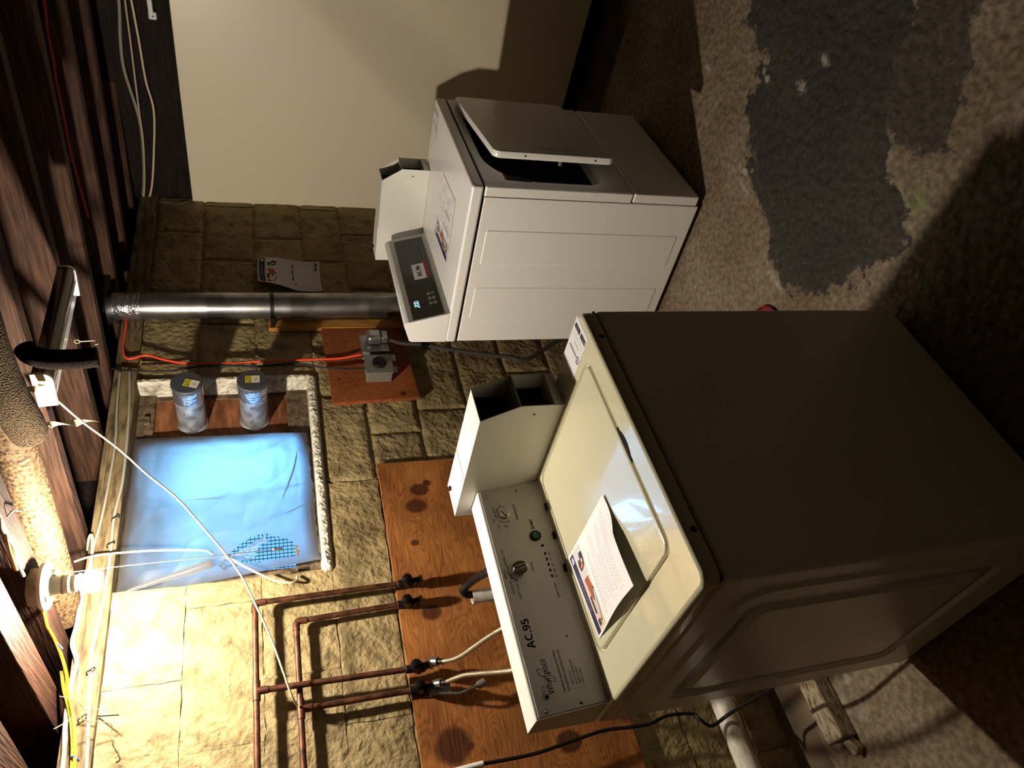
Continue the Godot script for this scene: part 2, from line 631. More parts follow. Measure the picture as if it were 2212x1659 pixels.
func materials() -> void:
	var plaster := ntex(noise(.022, 6, 21), [], 512)
	var rough_n := ntex(noise(.02, 5, 5), [], 512)
	var tones := [[Color(0.491, 0.428, 0.291), Color(0.550, 0.482, 0.338)], [Color(0.465, 0.406, 0.279), Color(0.533, 0.465, 0.326)], [Color(0.508, 0.445, 0.305), Color(0.567, 0.499, 0.351)]]
	for i in 3:
		var m := mat(["paint_a", "paint_b", "paint_c"][i], Color.WHITE, .75, 0, .35)
		m.albedo_texture = ntex(noise(.008, 6, 31 + i), [[0.0, tones[i][0] * .72], [.32, tones[i][0]], [.6, tones[i][1]], [1.0, tones[i][1] * 1.05]], 512)
		tri(m, Vector3(2.6, 2.6, 2.6))
		m.heightmap_enabled = true
		m.heightmap_texture = plaster
		m.heightmap_scale = .55
	var mm := mat("mortar", Color.WHITE, .9, 0, .2)
	mm.albedo_texture = ntex(noise(.02, 5, 41), [[0.0, Color(.34, .29, .19)], [.45, Color(.55, .48, .33)], [1.0, Color(.64, .56, .39)]], 512)
	tri(mm, Vector3(2.5, 2.5, 2.5))
	mm.heightmap_enabled = true
	mm.heightmap_texture = rough_n
	mm.heightmap_scale = 2.0
	var rv := mat("whitewash", Color.WHITE, .85, 0, .3)
	rv.albedo_texture = ntex(noise(.015, 5, 43), [[0.0, Color(.5, .47, .42)], [.4, Color(.72, .69, .62)], [1.0, Color(.82, .80, .74)]], 256)
	tri(rv, Vector3(3, 3, 3))
	rv.heightmap_enabled = true
	rv.heightmap_texture = plaster
	rv.heightmap_scale = 1.2
	var fl := mat("floor_stained", Color.WHITE, .82, 0, .35)
	fl.albedo_texture = tex(floor_image())
	fl.texture_repeat = false
	fl.heightmap_enabled = true
	var ft := noise(.06, 6, 51)
	fl.heightmap_texture = tex(ft.get_image(1024, 744))
	fl.heightmap_scale = 1.0
	var fo := mat("floor_plain", Color.WHITE, .85, 0, .3)
	fo.albedo_texture = ntex(noise(.01, 5, 52), [[0.0, Color(.2, .18, .17)], [.5, Color(.36, .31, .25)], [1.0, Color(.48, .41, .33)]], 256)
	tri(fo, Vector3(1, 1, 1))
	# timber; joists come in two tones to even out the lamp light
	for q in [["joist_wood", Color(.18, .122, .09), Color(.32, .22, .162), Vector3(9, 9, .7)], ["joist_wood_by_bulb", Color(.14, .075, .045), Color(.25, .145, .09), Vector3(9, 9, .7)], ["dark_wood", Color(.085, .063, .05), Color(.15, .11, .09), Vector3(6, 6, .8)], ["frame_wood", Color(.27, .22, .17), Color(.42, .35, .27), Vector3(4, 4, 4)], ["pine", Color(.55, .36, .15), Color(.72, .52, .25), Vector3(16, .9, 16)]]:
		var m := mat(q[0], Color.WHITE, .78, 0, .3)
		m.albedo_texture = ntex(noise(.012, 5, 61), [[.2, q[1]], [.55, q[1].lerp(q[2], .6)], [.85, q[2]]], 512)
		tri(m, q[3])
		m.heightmap_enabled = true
		m.heightmap_texture = rough_n
		m.heightmap_scale = .25
	var sp := mat("sill_paint", Color.WHITE, .8, 0, .3)
	sp.albedo_texture = ntex(noise(.012, 5, 63), [[0.0, Color(0.141, 0.106, 0.066)], [.36, Color(0.317, 0.264, 0.180)], [.6, Color(0.422, 0.361, 0.251)], [1.0, Color(0.475, 0.414, 0.290)]], 512)
	tri(sp, Vector3(1.2, 5, 5))
	var ply := mat("plywood_big", Color.WHITE, .75, 0, .3)
	# knots measured from the panel's top-left corner at x -0.95, y 1.24
	ply.albedo_texture = tex(wood_image(1200, 560, Vector2(1.45, .70), Color(.66, .43, .22), Color(.36, .20, .085), [[1.317, .135, .022, .030], [1.252, .113, .024, .034], [1.112, .087, .010, .013], [1.342, .165, .012, .014], [.866, .101, .022, .028], [.478, .095, .045, .045], [.43, .422, .028, .035], [.47, .13, .012, .02]], 5))
	ply.texture_repeat = false
	var pls := mat("plywood_small", Color.WHITE, .72, 0, .3)
	pls.albedo_texture = tex(wood_image(220, 220, Vector2(.41, .34), Color(.58, .33, .175), Color(.38, .19, .09), [[.335, .02, .012, .009], [.045, .10, .006, .006]], 15))
	pls.uv1_scale = Vector3(1, 1, 1)
	var plv := mat("plywood_red", Color.WHITE, .7, 0, .3)
	plv.albedo_texture = ntex(noise(.01, 5, 66), [[.2, Color(.36, .215, .13)], [.6, Color(.47, .295, .185)], [.9, Color(.55, .36, .24)]], 256)
	tri(plv, Vector3(2, 8, 8))
	# metals and enamels
	var orange_peel := ntex(noise(.09, 2, 71), [], 512)
	var en := mat("enamel", Color(.915, .91, .895), .22, 0, .5)
	tri(en, Vector3(6, 6, 6))
	en.heightmap_enabled = true
	en.heightmap_texture = orange_peel
	en.heightmap_scale = .012
	var en2 := mat("enamel_lid", Color(.84, .82, .71), .13, 0, .55)
	en2.clearcoat_enabled = true
	en2.clearcoat = 1.0
	en2.clearcoat_roughness = .05
	tri(en2, Vector3(5, 5, 5))
	en2.heightmap_enabled = true
	en2.heightmap_texture = orange_peel
	en2.heightmap_scale = .02
	var en3 := mat("enamel_satin", Color(.88, .875, .84), .42, 0, .45)
	mat("panel_white", Color(.89, .84, .74), .35, 0, .45)
	mat("silver_panel", Color(.74, .73, .70), .45, .25, .5)
	mat("frame_grey", Color(.66, .65, .63), .4, .2, .5)
	mat("black_gloss", Color(.035, .035, .04), .18, 0, .5)
	mat("black_plastic", Color(.03, .03, .032), .5, 0, .4)
	mat("cavity", Color(.018, .018, .02), .7, 0, .2)  # near-black: shade of gaps and holes as colour, also dark indicators
	mat("drum", Color(.10, .10, .11), .5, .4, .4)
	mat("ink", Color(.03, .03, .035), .7, 0, .2)
	mat("ink_grey", Color(.22, .21, .20), .7, 0, .2)
	mat("print_grey", Color(.30, .30, .32), .7, 0, .2)
	mat("gasket", Color(.55, .53, .48), .6, 0, .3)
	mat("chrome", Color(.80, .79, .77), .16, 1.0)
	mat("chrome_grey", Color(.62, .62, .62), .28, .9)
	mat("green_lens", Color(.14, .40, .16), .25, 0, .6)
	mat("green_key", Color(.08, .42, .25), .5)
	mat("grey_key", Color(.48, .47, .47), .5)
	mat("red_label", Color(.62, .20, .16), .6)
	mat("label_white", Color(.86, .85, .84), .5)
	mat("label_grey", Color(.72, .70, .67), .45)
	mat("screw", Color(.68, .66, .62), .25, 1.0)
	mat("screw_dark", Color(.16, .15, .14), .4, .8)
	var cu := mat("copper", Color.WHITE, .5, .55)
	cu.albedo_texture = ntex(noise(.012, 5, 81), [[.15, Color(.16, .085, .05)], [.5, Color(.34, .20, .13)], [.9, Color(.45, .28, .19)]], 256)
	tri(cu, Vector3(6, 6, 6))
	mat("solder", Color(.55, .52, .46), .4, .8)
	var vb := mat("bronze_dark", Color(.17, .14, .11), .42, .7)
	mat("bronze_cap", Color(.10, .09, .08), .25, .6)
	var gv := mat("galvanised", Color.WHITE, .34, .95)
	gv.albedo_texture = ntex(noise(.006, 4, 83), [[.2, Color(.48, .47, .46)], [.8, Color(.70, .69, .68)]], 256)
	tri(gv, Vector3(3, 3, 3))
	var dv := mat("dusty_metal", Color.WHITE, .48, .8)
	dv.albedo_texture = ntex(noise(.012, 5, 84), [[.2, Color(.46, .46, .47)], [.6, Color(.68, .69, .71)], [.9, Color(.76, .77, .79)]], 256)
	tri(dv, Vector3(5, 5, 5))
	var foil := mat("foil", Color(.80, .80, .82), .22, .95)
	foil.heightmap_enabled = true
	foil.heightmap_texture = ntex(noise(.03, 3, 86, FastNoiseLite.TYPE_CELLULAR), [], 256)
	foil.heightmap_scale = .35
	tri(foil, Vector3(7, 7, 7))
	mat("cap_grey", Color(.27, .27, .29), .5, .3)
	mat("box_grey", Color(.52, .50, .46), .5, .55)
	var br := mat("braid", Color(.66, .62, .54), .34, .9)
	br.heightmap_enabled = true
	br.heightmap_texture = braid_tex()
	br.heightmap_scale = .12
	br.uv1_scale = Vector3(110, 110, 1)
	mat("rubber", Color(.025, .025, .028), .5, 0, .4)
	mat("grey_cord", Color(.24, .22, .20), .5, 0, .45)
	mat("white_cord", Color(.82, .75, .60), .5, 0, .45)
	mat("old_white_cord", Color(.70, .64, .52), .55, 0, .4)
	mat("grey_cable", Color(.55, .53, .47), .55, 0, .4)
	mat("yellow_cable", Color(.88, .66, .10), .45, 0, .45)
	mat("orange_cord", Color(.90, .25, .12), .45, 0, .45)
	mat("red_cord", Color(.62, .20, .15), .5, 0, .4)
	mat("blue_tie", Color(.16, .20, .45), .5)
	mat("wire_metal", Color(.72, .66, .52), .4, .7)
	mat("dark_iron", Color(.12, .105, .095), .5, .7)
	var pv := mat("pvc", Color.WHITE, .45, 0, .5)
	pv.albedo_texture = ntex(noise(.01, 5, 91), [[.2, Color(.55, .50, .40)], [.45, Color(.82, .80, .75)], [.9, Color(.90, .88, .84)]], 256)
	tri(pv, Vector3(2, 6, 6))
	var fm := mat("foam_black", Color.WHITE, .95, 0, .15)
	var spk := noise(.13, 2, 95)
	fm.albedo_texture = ntex(spk, [[.25, Color(.03, .027, .025)], [.5, Color(.10, .09, .08)], [.72, Color(.30, .26, .21)]], 512)
	tri(fm, Vector3(5, 5, 5))
	fm.heightmap_enabled = true
	fm.heightmap_texture = ntex(spk, [], 512)
	fm.heightmap_scale = .8
	var fm2 := mat("foam_brown", Color.WHITE, .92, 0, .2)
	fm2.albedo_texture = ntex(noise(.09, 3, 96), [[.2, Color(.12, .085, .06)], [.45, Color(.30, .24, .165)], [.8, Color(.44, .375, .28)]], 512)
	tri(fm2, Vector3(4, 4, 4))
	fm2.heightmap_enabled = true
	fm2.heightmap_texture = ntex(noise(.09, 3, 96), [], 512)
	fm2.heightmap_scale = .9
	var ip := mat("iron_pipe", Color.WHITE, .75, .1, .3)
	ip.albedo_texture = ntex(noise(.05, 4, 97), [[.30, Color(.18, .11, .06)], [.46, Color(.34, .265, .175)], [.8, Color(.42, .34, .235)]], 512)
	tri(ip, Vector3(3, 3, 3))
	ip.heightmap_enabled = true
	ip.heightmap_texture = rough_n
	ip.heightmap_scale = .4
	mat("porcelain", Color(.86, .86, .80), .3, 0, .5)
	mat("brass_dull", Color(.50, .44, .26), .4, .8)
	mat("lens_smoke", Color(.42, .39, .35), .24, .3, .6)
	mat("white_gloss", Color(.88, .88, .88), .12, 0, .6)
	mat("cream_plastic", Color(.84, .78, .64), .5, 0, .4)
	var tp := mat("tape", Color(.68, .60, .46), .6, 0, .3)
	mat("stone_dark", Color(.30, .27, .23), .9, 0, .2)
	var cb := mat("weathered_lumber", Color.WHITE, .88, 0, .2)
	cb.albedo_texture = ntex(noise(.02, 5, 101), [[.15, Color(.28, .24, .19)], [.42, Color(.62, .56, .47)], [.9, Color(.72, .67, .57)]], 512)
	tri(cb, Vector3(2, 6, 6))
	cb.heightmap_enabled = true
	cb.heightmap_texture = rough_n
	cb.heightmap_scale = .6
	var sh := mat("plastic_film", Color(.24, .24, .23), .42, 0, .5)
	sh.backlight_enabled = true
	sh.backlight = Color(1, 1, 1)
	tri(sh, Vector3(2, 2, 2))
	sh.heightmap_enabled = true
	sh.heightmap_texture = ntex(noise(.012, 3, 103, FastNoiseLite.TYPE_PERLIN), [], 256)
	sh.heightmap_scale = .15
	mat("cloth_wire", Color(.10, .12, .17), .5, .6)
	mat("grey_siding", Color(.36, .38, .40), .8, 0, .3)
	mat("red_thing", Color(.45, .03, .05), .5)
	var fy := mat("flyer_print", Color.WHITE, .45, 0, .45)
	fy.albedo_texture = tex(flyer(true, 11))
	var fy2 := mat("notice_print", Color.WHITE, .7, 0, .3)
	fy2.albedo_texture = tex(flyer(false, 19))
	var fy3 := mat("sleeve_print", Color.WHITE, .15, 0, .6)
	var s3 := flyer(true, 23)
	for i in 26:  # crumpled clear sleeve: smears of shine painted into the print in grey-green
		box_px(s3, .15 + .028 * (i % 13), .40 + .2 * float(i / 13), .17 + .028 * (i % 13), .46 + .2 * float(i / 13), Color(.62, .66, .62))
	fy3.albedo_texture = tex(s3)
	var vl := Image.create(120, 80, false, Image.FORMAT_RGB8)
	vl.fill(Color(.80, .76, .70))
	box_px(vl, 0, 0, 1, .46, Color(.72, .66, .16))
	text_lines(vl, .42, .92, .08, .40, 4, Color(.14, .13, .06), 4, .6)
	poly_px(vl, PackedVector2Array([Vector2(.08, .40), Vector2(.36, .40), Vector2(.22, .06)]), Color(.14, .13, .06))
	poly_px(vl, PackedVector2Array([Vector2(.14, .35), Vector2(.30, .35), Vector2(.22, .14)]), Color(.72, .66, .16))
	box_px(vl, .205, .2, .235, .31, Color(.14, .13, .06))
	for i in 9:
		box_px(vl, .30 + .045 * i, .60, .32 + .045 * i, .85, Color(.3, .3, .3))
	var vm := mat("hazard_label", Color.WHITE, .5)
	vm.albedo_texture = tex(vl)
	var wl := Image.create(64, 96, false, Image.FORMAT_RGB8)
	wl.fill(Color(.06, .06, .06))
	box_px(wl, 0, 0, 1, .10, Color(.5, .1, .06))
	text_lines(wl, .1, .95, .14, .9, 14, Color(.2, .2, .2), 8, .4)
	var wm := mat("warning_label", Color.WHITE, .5)
	wm.albedo_texture = tex(wl)


func braid_tex() -> ImageTexture:
	var im := Image.create(64, 64, false, Image.FORMAT_L8)
	for y in 64:
		for x in 64:
			var a := sin((x + y) * TAU / 32.0)
			var b := sin((x - y) * TAU / 32.0)
			im.set_pixel(x, y, Color(1, 1, 1) * (.5 + .25 * maxf(a, b) + .2 * a * b))
	return tex(im)


func _ready() -> void:
	view()
	materials()
	room()
	outside()
	window()
	services()
	ceiling_things()
	walls = false
	lamp()
	floor_lumber()
	washer()
	dryer()
	small_things()


# ---------------------------------------------------------------- camera, sky, exposure
func view() -> void:
	var yaw := .726614
	var pit := .322104
	var rol := -.038522
	var fw := Vector3(sin(yaw) * cos(pit), -sin(pit), -cos(yaw) * cos(pit))
	var r0 := Vector3(cos(yaw), 0, sin(yaw))
	var u0 := r0.cross(fw)
	var r := cos(rol) * r0 + sin(rol) * u0
	var u := -sin(rol) * r0 + cos(rol) * u0
	var cam := Camera3D.new()
	cam.name = "camera"
	cam.fov = rad_to_deg(2.0 * atan(1659.0 / 2.0 / 1567.15))
	cam.near = .05
	cam.far = 60.0
	cam.transform = Transform3D(Basis(-u, r, -fw), Vector3(-1.02787, 1.58453, 2.11949))
	add_child(cam)
	cam.current = true
	var e := Environment.new()
	var sky := Sky.new()
	var sm := ProceduralSkyMaterial.new()
	sm.sky_top_color = Color(.36, .64, .92)
	sm.sky_horizon_color = Color(.52, .80, 1.0)
	sm.sky_curve = .25
	sm.ground_horizon_color = Color(.46, .74, .95)
	sm.ground_bottom_color = Color(.34, .52, .68)
	sm.sky_energy_multiplier = 1.0
	sky.sky_material = sm
	e.background_mode = Environment.BG_SKY
	e.sky = sky
	e.background_energy_multiplier = SKY
	e.tonemap_mode = Environment.TONE_MAPPER_LINEAR
	e.tonemap_exposure = EXPOSURE
	e.sdfgi_enabled = true
	e.ssao_enabled = true
	e.ssil_enabled = true
	var we := WorldEnvironment.new()
	we.name = "world"
	we.environment = e
	add_child(we)


const SKY := 26.0
const EXPOSURE := 1.0
const BULB := 2.4
const BULB_COLOR := Color(1.0, .95, .87)


# ---------------------------------------------------------------- the room
const OX0 := .105   # window opening in the back wall
const OX1 := .94
const OY0 := 1.43
const OY1 := 2.035


func room() -> void:
	walls = false
	var fl := setting("floor", "stained rough concrete basement floor")
	var b := mb()
	b.box(Vector3(-.4, -.06, 2.15), Vector3(6.0, .116, 5.6))
	part("slab", b, "floor_plain", fl)
	b = mb()
	b.quad(Vector3(FX0, 0, FZ0), Vector3(FX1, 0, FZ0), Vector3(FX1, 0, FZ1), Vector3(FX0, 0, FZ1), Vector3.UP, [Vector2(0, 0), Vector2(1, 0), Vector2(1, 1), Vector2(0, 1)])
	part("stained_surface", b, "floor_stained", fl)
	walls = true
	# back wall: a mortar bed with an opening, and painted blocks proud of it
	var wb := setting("wall_back", "painted block basement wall with cracked mortar joints")
	b = mb()
	var zc := -.11
	var th := .20
	zc = -.112
	b.box(Vector3((-3.3 + OX0) * .5, 1.02, zc), Vector3(OX0 + 3.3, 2.04, th))
	b.box(Vector3((2.3 + OX1) * .5, 1.02, zc), Vector3(2.3 - OX1, 2.04, th))
	b.box(Vector3((OX0 + OX1) * .5, OY0 * .5, zc), Vector3(OX1 - OX0, OY0, th))
	part("mortar_bed", b, "mortar", wb)
	var rows := [.0, .05, .25, .45, .65, .85, 1.05, 1.24, 1.42, 1.63, 1.84, 2.035]
	var offs := [.0, .15, .345, .13, .34, .745, .645, .44, .20, .04, .235]
	var nz := noise(9.0, 3, 7)
	var nb := noise(2.2, 2, 8)
	var count := 0
	for r in rows.size() - 1:
		var x: float = offs[r] - 2.0
		while x < 2.07:
			var x0 := x
			var x1 := minf(x + .40, 2.10)
			x += .40
			if x1 - x0 < .03 or x1 < -.95:
				continue
			var y0: float = rows[r]
			var y1: float = rows[r + 1]
			if y1 > OY0 + .03 and y0 < OY1:   # cut round the window
				if x0 < OX0 and x1 > OX0:
					x1 = minf(x1, OX0 + .012)
				elif x1 > OX1 and x0 < OX1:
					x0 = OX1 - .008
				elif x0 >= OX0 - .01 and x1 <= OX1 + .01:
					continue
				if x1 - x0 < .03:
					continue
			var g := .0008 if x1 < .5 else .0020
			var dep := .0045 if x1 < .5 else .0095
			var zf := -.004 + .003 * nb.get_noise_2d(x0 * 3.0, y0 * 5.0)
			b = mb()
			b.grid(13, 9, func(u: float, w: float) -> Vector3:
				var us := .5 - .5 * cos(PI * clampf(u, 0, 1)) + (u - clampf(u, 0, 1))
				var ws := .5 - .5 * cos(PI * clampf(w, 0, 1)) + (w - clampf(w, 0, 1))
				var px := lerpf(x0 + g, x1 - g, us)
				var py := lerpf(y0 + g, y1 - g, ws)
				var d := minf(minf(us, 1.0 - us) * (x1 - x0), minf(ws, 1.0 - ws) * (y1 - y0))
				var wob := (1.0 - clampf(d / .03, 0, 1))
				px += wob * .006 * nz.get_noise_3d(px * 2.0, py * 2.0, 3.0)
				py += wob * .006 * nz.get_noise_3d(px * 2.0, py * 2.0, 9.0)
				return Vector3(px, py, zf - dep * exp(-maxf(d, 0) / (dep * .4)) + .0022 * nz.get_noise_2d(px, py) + .0009 * nz.get_noise_2d(px * 5.0, py * 5.0)))
			part("block", b, ["paint_a", "paint_b", "paint_c"][(count * 7 + r * 3) % 3], wb)
			count += 1
	b = mb()
	b.rbox(Vector3(OX1 - .006, 1.735, -.085), Vector3(.022, .60, .185), .008)
	part("jamb_plaster", b, "whitewash", wb)
	b = mb()
	b.rbox(Vector3((OX0 + OX1) * .5, OY0 + .002, -.085), Vector3(OX1 - OX0, .034, .186), .014)
	part("sill_plaster", b, "whitewash", wb)
	b = mb()
	b.box(Vector3(-.55, 2.20, -.28), Vector3(5.6, .34, .04))
	part("rim_board", b, "dark_wood", wb)
	# painted sill board that carries the joists
	var t1 := setting("trim_1", "painted sill board along the top of the back wall")
	b = mb()
	b.rbox(Vector3(-.6, 2.0725, -.1435), Vector3(5.39, .075, .313), .004)
	part("board", b, "sill_paint", t1)
	b = mb()
	b.rbox(Vector3(-.6, 2.099, .0155), Vector3(5.3, .018, .007), .002)
	part("upper_lip", b, "sill_paint", t1)
	# other walls
	b = mb()
	b.box(Vector3(2.195, 1.18, 2.15), Vector3(.2, 2.4, 5.5))
	part("boards", b, "dark_wood", setting("wall_right", "dark brown right wall behind the white board"))
	b = mb()
	b.box(Vector3(-3.3, 1.18, 2.15), Vector3(.2, 2.4, 5.5))
	part("blocks", b, "paint_b", setting("wall_left"))  # out of view; painted rather than dark so more light bounces back
	b = mb()
	b.box(Vector3(-.4, 1.18, 4.8), Vector3(6.0, 2.4, .2))
	part("blocks", b, "paint_b", setting("wall_front"))  # unseen wall behind the camera, its paint chosen to return light
	# ceiling: planks over joists
	var ce := setting("ceiling", "dark plank ceiling over brown timber joists")
	b = mb()
	b.box(Vector3(-.4, 2.385, 2.15), Vector3(6.0, .05, 5.6))
	part("deck", b, "dark_wood", ce)
	var z := -.48
	while z < 1.9:
		b = mb()
		b.box(Vector3(-.42, 2.345, z + .066), Vector3(5.5, .022, .132))
		part("plank", b, "dark_wood", ce)
		z += .138
	# joists: [x of the lower left edge at the wall, drift per metre, thickness]
	for q in [[1.99, .20, .045], [1.66, .205, .045], [1.366, .145, .045], [.994, .16, .045], [.707, .095, .045], [.318, .13, .045], [-.072, .09, .07], [-.241, .062, .088], [-.472, .104, .08], [-.80, .10, .05], [-1.2, .1, .05], [-1.6, .1, .05]]:
		var dir := Vector3(q[1], 0, 1).normalized()
		var bs := Basis(Vector3(dir.z, 0, -dir.x), Vector3.UP, dir)
		b = mb()
		b.rbox(Vector3(q[0] + q[2] * .5, 2.232, 0) + dir * (.95 if q[0] < 1.3 else .86), Vector3(q[2], .204, 2.38 if q[0] < 1.3 else 2.60), .004, bs, 1)
		part("joist", b, "joist_wood_by_bulb" if q[0] < .0 else "joist_wood", ce)  # same wood: darker tone by the bulb, paler where less lamp light falls
	b = mb()
	b.prism(pairs([1.86, 2.215, 1.46, 2.23, 1.19, 2.15, 1.535, 2.138]), Transform3D(), .10, .12)
	part("bridging_board", b, "dark_wood", ce)
	# white wall board on the right-hand wall
	b = mb()
	b.rbox(Vector3(2.0755, 1.052, .90), Vector3(.0125, 1.679, 1.85), .003)
	solo("wall_board", "large smooth white board mounted on the wall behind the dryer", "panel", b, "panel_white")


func outside() -> void:
	var b := mb()
	b.box(Vector3(.5, 1.30, -6.6), Vector3(16, .1, 12))  # added soil, darkens the film from below
	part("soil", b, "floor_plain", setting("added_ground", "added dark soil outside that cuts light on the window film"))
	b = mb()
	b.box(Vector3(.5, 2.3, -4.0), Vector3(12, 2.0, .2))  # added wall, blocks low sky so the tear and the film look dimmer
	part("siding", b, "grey_siding", setting("added_wall_outside", "added grey wall outside that dims the view through the tear"))


func window() -> void:
	var w := setting("window_1", "small basement window behind cloudy plastic film")
	var b := mb()
	b.rbox(Vector3(.522, 2.006, -.085), Vector3(.81, .056, .045), .004)
	part("top_rail", b, "frame_wood", w)
	b = mb()
	b.rbox(Vector3(.680, 1.735, -.080), Vector3(.05, .57, .045), .004)
	part("stile", b, "frame_wood", w)
	b = mb()
	b.rbox(Vector3(.137, 1.735, -.085), Vector3(.06, .57, .045), .004)
	part("stile", b, "frame_wood", w)
	b = mb()
	b.rbox(Vector3(.915, 1.735, -.095), Vector3(.03, .57, .045), .004)
	part("stile", b, "frame_wood", w)
	b = mb()
	b.rbox(Vector3(.522, 1.484, -.085), Vector3(.81, .082, .045), .004)
	part("bottom_rail", b, "frame_wood", w)
	b = mb()
	b.rbox(Vector3(.385, 1.74, -.075), Vector3(.016, .50, .02), .003)
	part("muntin", b, "frame_wood", w)
	b = mb()
	b.rbox(Vector3(.80, 2.0, -.058), Vector3(.035, .018, .012), .003)
	part("latch", b, "frame_wood", w)
	b = mb()
	for i in 24:
		b.box(Vector3(.165 + i * .0127, 1.66, -.10), Vector3(.0019, .36, .0019))
	for i in 29:
		b.box(Vector3(.31, 1.485 + i * .0127, -.099), Vector3(.30, .0019, .0019))
	part("hardware_cloth", b, "cloth_wire", w)
	# the film, torn open at its lower left
	var tl := Vector3(.112, 2.032, -.045)
	var tr := Vector3(.715, 2.030, -.052)
	var br := Vector3(.690, 1.462, -.03)
	var bl := Vector3(.150, 1.452, -.004)
	var nz := noise(3.2, 4, 33)
	var ridge := noise(1.6, 3, 35)
	var hole := pairs([.168, 1.745, .20, 1.735, .258, 1.665, .262, 1.61, .236, 1.545, .21, 1.52, .172, 1.515])
	var film := func(u: float, v: float) -> Vector3:
		var p := tl.lerp(tr, u).lerp(bl.lerp(br, u), v)
		var edge := minf(minf(u, 1 - u), minf(v, 1 - v))
		var k := clampf(edge / .12, 0, 1)
		var fold := absf(ridge.get_noise_2d(u * 1.1 + v * .5, v * 1.6 - u * .7))
		p.z += .010 * nz.get_noise_2d(u * .5, v * .5) * (.3 + k) - .010 * fold * (.25 + k) + .012 * k
		p.z += .02 * smoothstep(.65, 1.0, v) * sin(u * 7.0 + v * 3.0) * .5
		p.z = maxf(p.z, -.052 if u > .1 else -.05)
		p.y += .007 * nz.get_noise_2d(u * 3.0 + 9.0, 2.0) * smoothstep(.8, 1.0, v)
		return p
	b = mb()
	b.grid(120, 110, film, func(u: float, v: float) -> bool:
		var p: Vector3 = film.call(u, v)
		var q := Vector2(p.x, p.y) + Vector2(1, 1) * .006 * nz.get_noise_2d(u * 14.0, v * 14.0)
		return Geometry2D.is_point_in_polygon(q, hole))
	var sh := solo("plastic_sheet", "torn cloudy plastic film stretched over the bright basement window", "plastic sheet", b, "plastic_film")
	b = mb()
	b.tube(smooth([Vector3(.122, 2.01, -.02), Vector3(.145, 1.92, -.016), Vector3(.165, 1.83, -.012), Vector3(.182, 1.765, -.006)], 5), [.004, .005, .006, .007, .008, .008, .009, .010, .011, .012, .013, .014, .014, .015, .012, .008], 9)
	part("rolled_flap", b, "plastic_film", sh)
	b = mb()
	b.grid(20, 8, func(u: float, v: float) -> Vector3:
		var a := Vector3(.186, 1.765, -.03).lerp(Vector3(.268, 1.62, -.03), u)
		return a + Vector3(-.03 * v + .01 * sin(u * 9.0) * v, -.028 * v - .018 * v * sin(u * 5.0), .012 * sin(v * 2.5) + .006 * nz.get_noise_2d(u * 5.0, v * 3.0)))
	part("hanging_flap", b, "plastic_film", sh)
	for q in [[Vector3(.452, 1.475, -.012), Vector3(.440, 1.60, -.024), Vector3(.432, 1.72, -.03), Vector3(.436, 1.86, -.035)], [Vector3(.372, 1.47, -.008), Vector3(.338, 1.56, -.020), Vector3(.300, 1.66, -.026), Vector3(.282, 1.74, -.03)], [Vector3(.60, 1.50, -.02), Vector3(.50, 1.525, -.018), Vector3(.40, 1.56, -.02)], [Vector3(.66, 1.53, -.035), Vector3(.60, 1.64, -.034), Vector3(.585, 1.72, -.036)]]:
		b = mb()
		var pts := smooth(q, 6)
		var ra := []
		for i in pts.size():
			ra.append(.0008 + .0016 * sin(PI * i / (pts.size() - 1.0)))
		b.tube(pts, ra, 8)
		part("fold", b, "plastic_film", sh)
	# plywood filler with two capped vent pipes
	b = mb()
	b.rbox(Vector3(.806, 1.745, -.083), Vector3(.218, .50, .016), .003)
	solo("plywood_filler", "reddish plywood filler beside the window film that holds two vent pipes", "plywood", b, "plywood_red")
	vent(Vector3(.790, 1.852, -.0745), "upper capped silver vent pipe on plywood, tilted hazard label on its dark cap", Vector3(.783, 1.837, .1475), -.32, true)
	vent(Vector3(.790, 1.642, -.0745), "lower capped silver vent pipe on plywood, upright hazard label on its grey cap", Vector3(.794, 1.641, .1475), .0, false)


func vent(at: Vector3, label: String, lab: Vector3, tilt: float, first: bool) -> void:
	var o := thing("vent_pipe", label, "vent pipe", at, 0.0, "capped vent pipes")
	var xf := Transform3D(Basis(Vector3.RIGHT, PI / 2), at)
	var b := mb()
	b.lathe([Vector2(.0475, 0), Vector2(.0475, .155)], xf, 28)
	part("pipe", b, "dusty_metal", o)
	b = mb()
	b.lathe([Vector2(.0515, 0), Vector2(.0515, .006), Vector2(.0478, .010)], xf, 28)
	part("collar", b, "dusty_metal", o)
	b = mb()
	b.lathe([Vector2(.0478, .145), Vector2(.0492, .148), Vector2(.0492, .205), Vector2(.0478, .208)], xf, 28)
	part("foil_tape", b, "foil", o)
	b = mb()
	b.lathe([Vector2(.0492, .205), Vector2(.0512, .208), Vector2(.0512, .219), Vector2(.049, .2215), Vector2(.0001, .2215)], xf, 28)
	var cap := part("end_cap", b, "cap_grey", o)
	b = mb()
	var lx := Transform3D(Basis(Vector3.BACK, tilt), lab)
	var w := .024
	var h := .017
	b.box(Vector3(lab.x, lab.y, lab.z), Vector3(w * 2, h * 2, .0006), lx.basis)
	b.quad(lx * Vector3(-h * .95, w * .9, .0007), lx * Vector3(h * .95, w * .9, .0007), lx * Vector3(h * .95, -w * .9, .0007), lx * Vector3(-h * .95, -w * .9, .0007), Vector3.BACK, [Vector2(0, 0), Vector2(0, 1), Vector2(1, 1), Vector2(1, 0)])
	part("hazard_label", _label_card(lx, w, h), "hazard_label", cap)


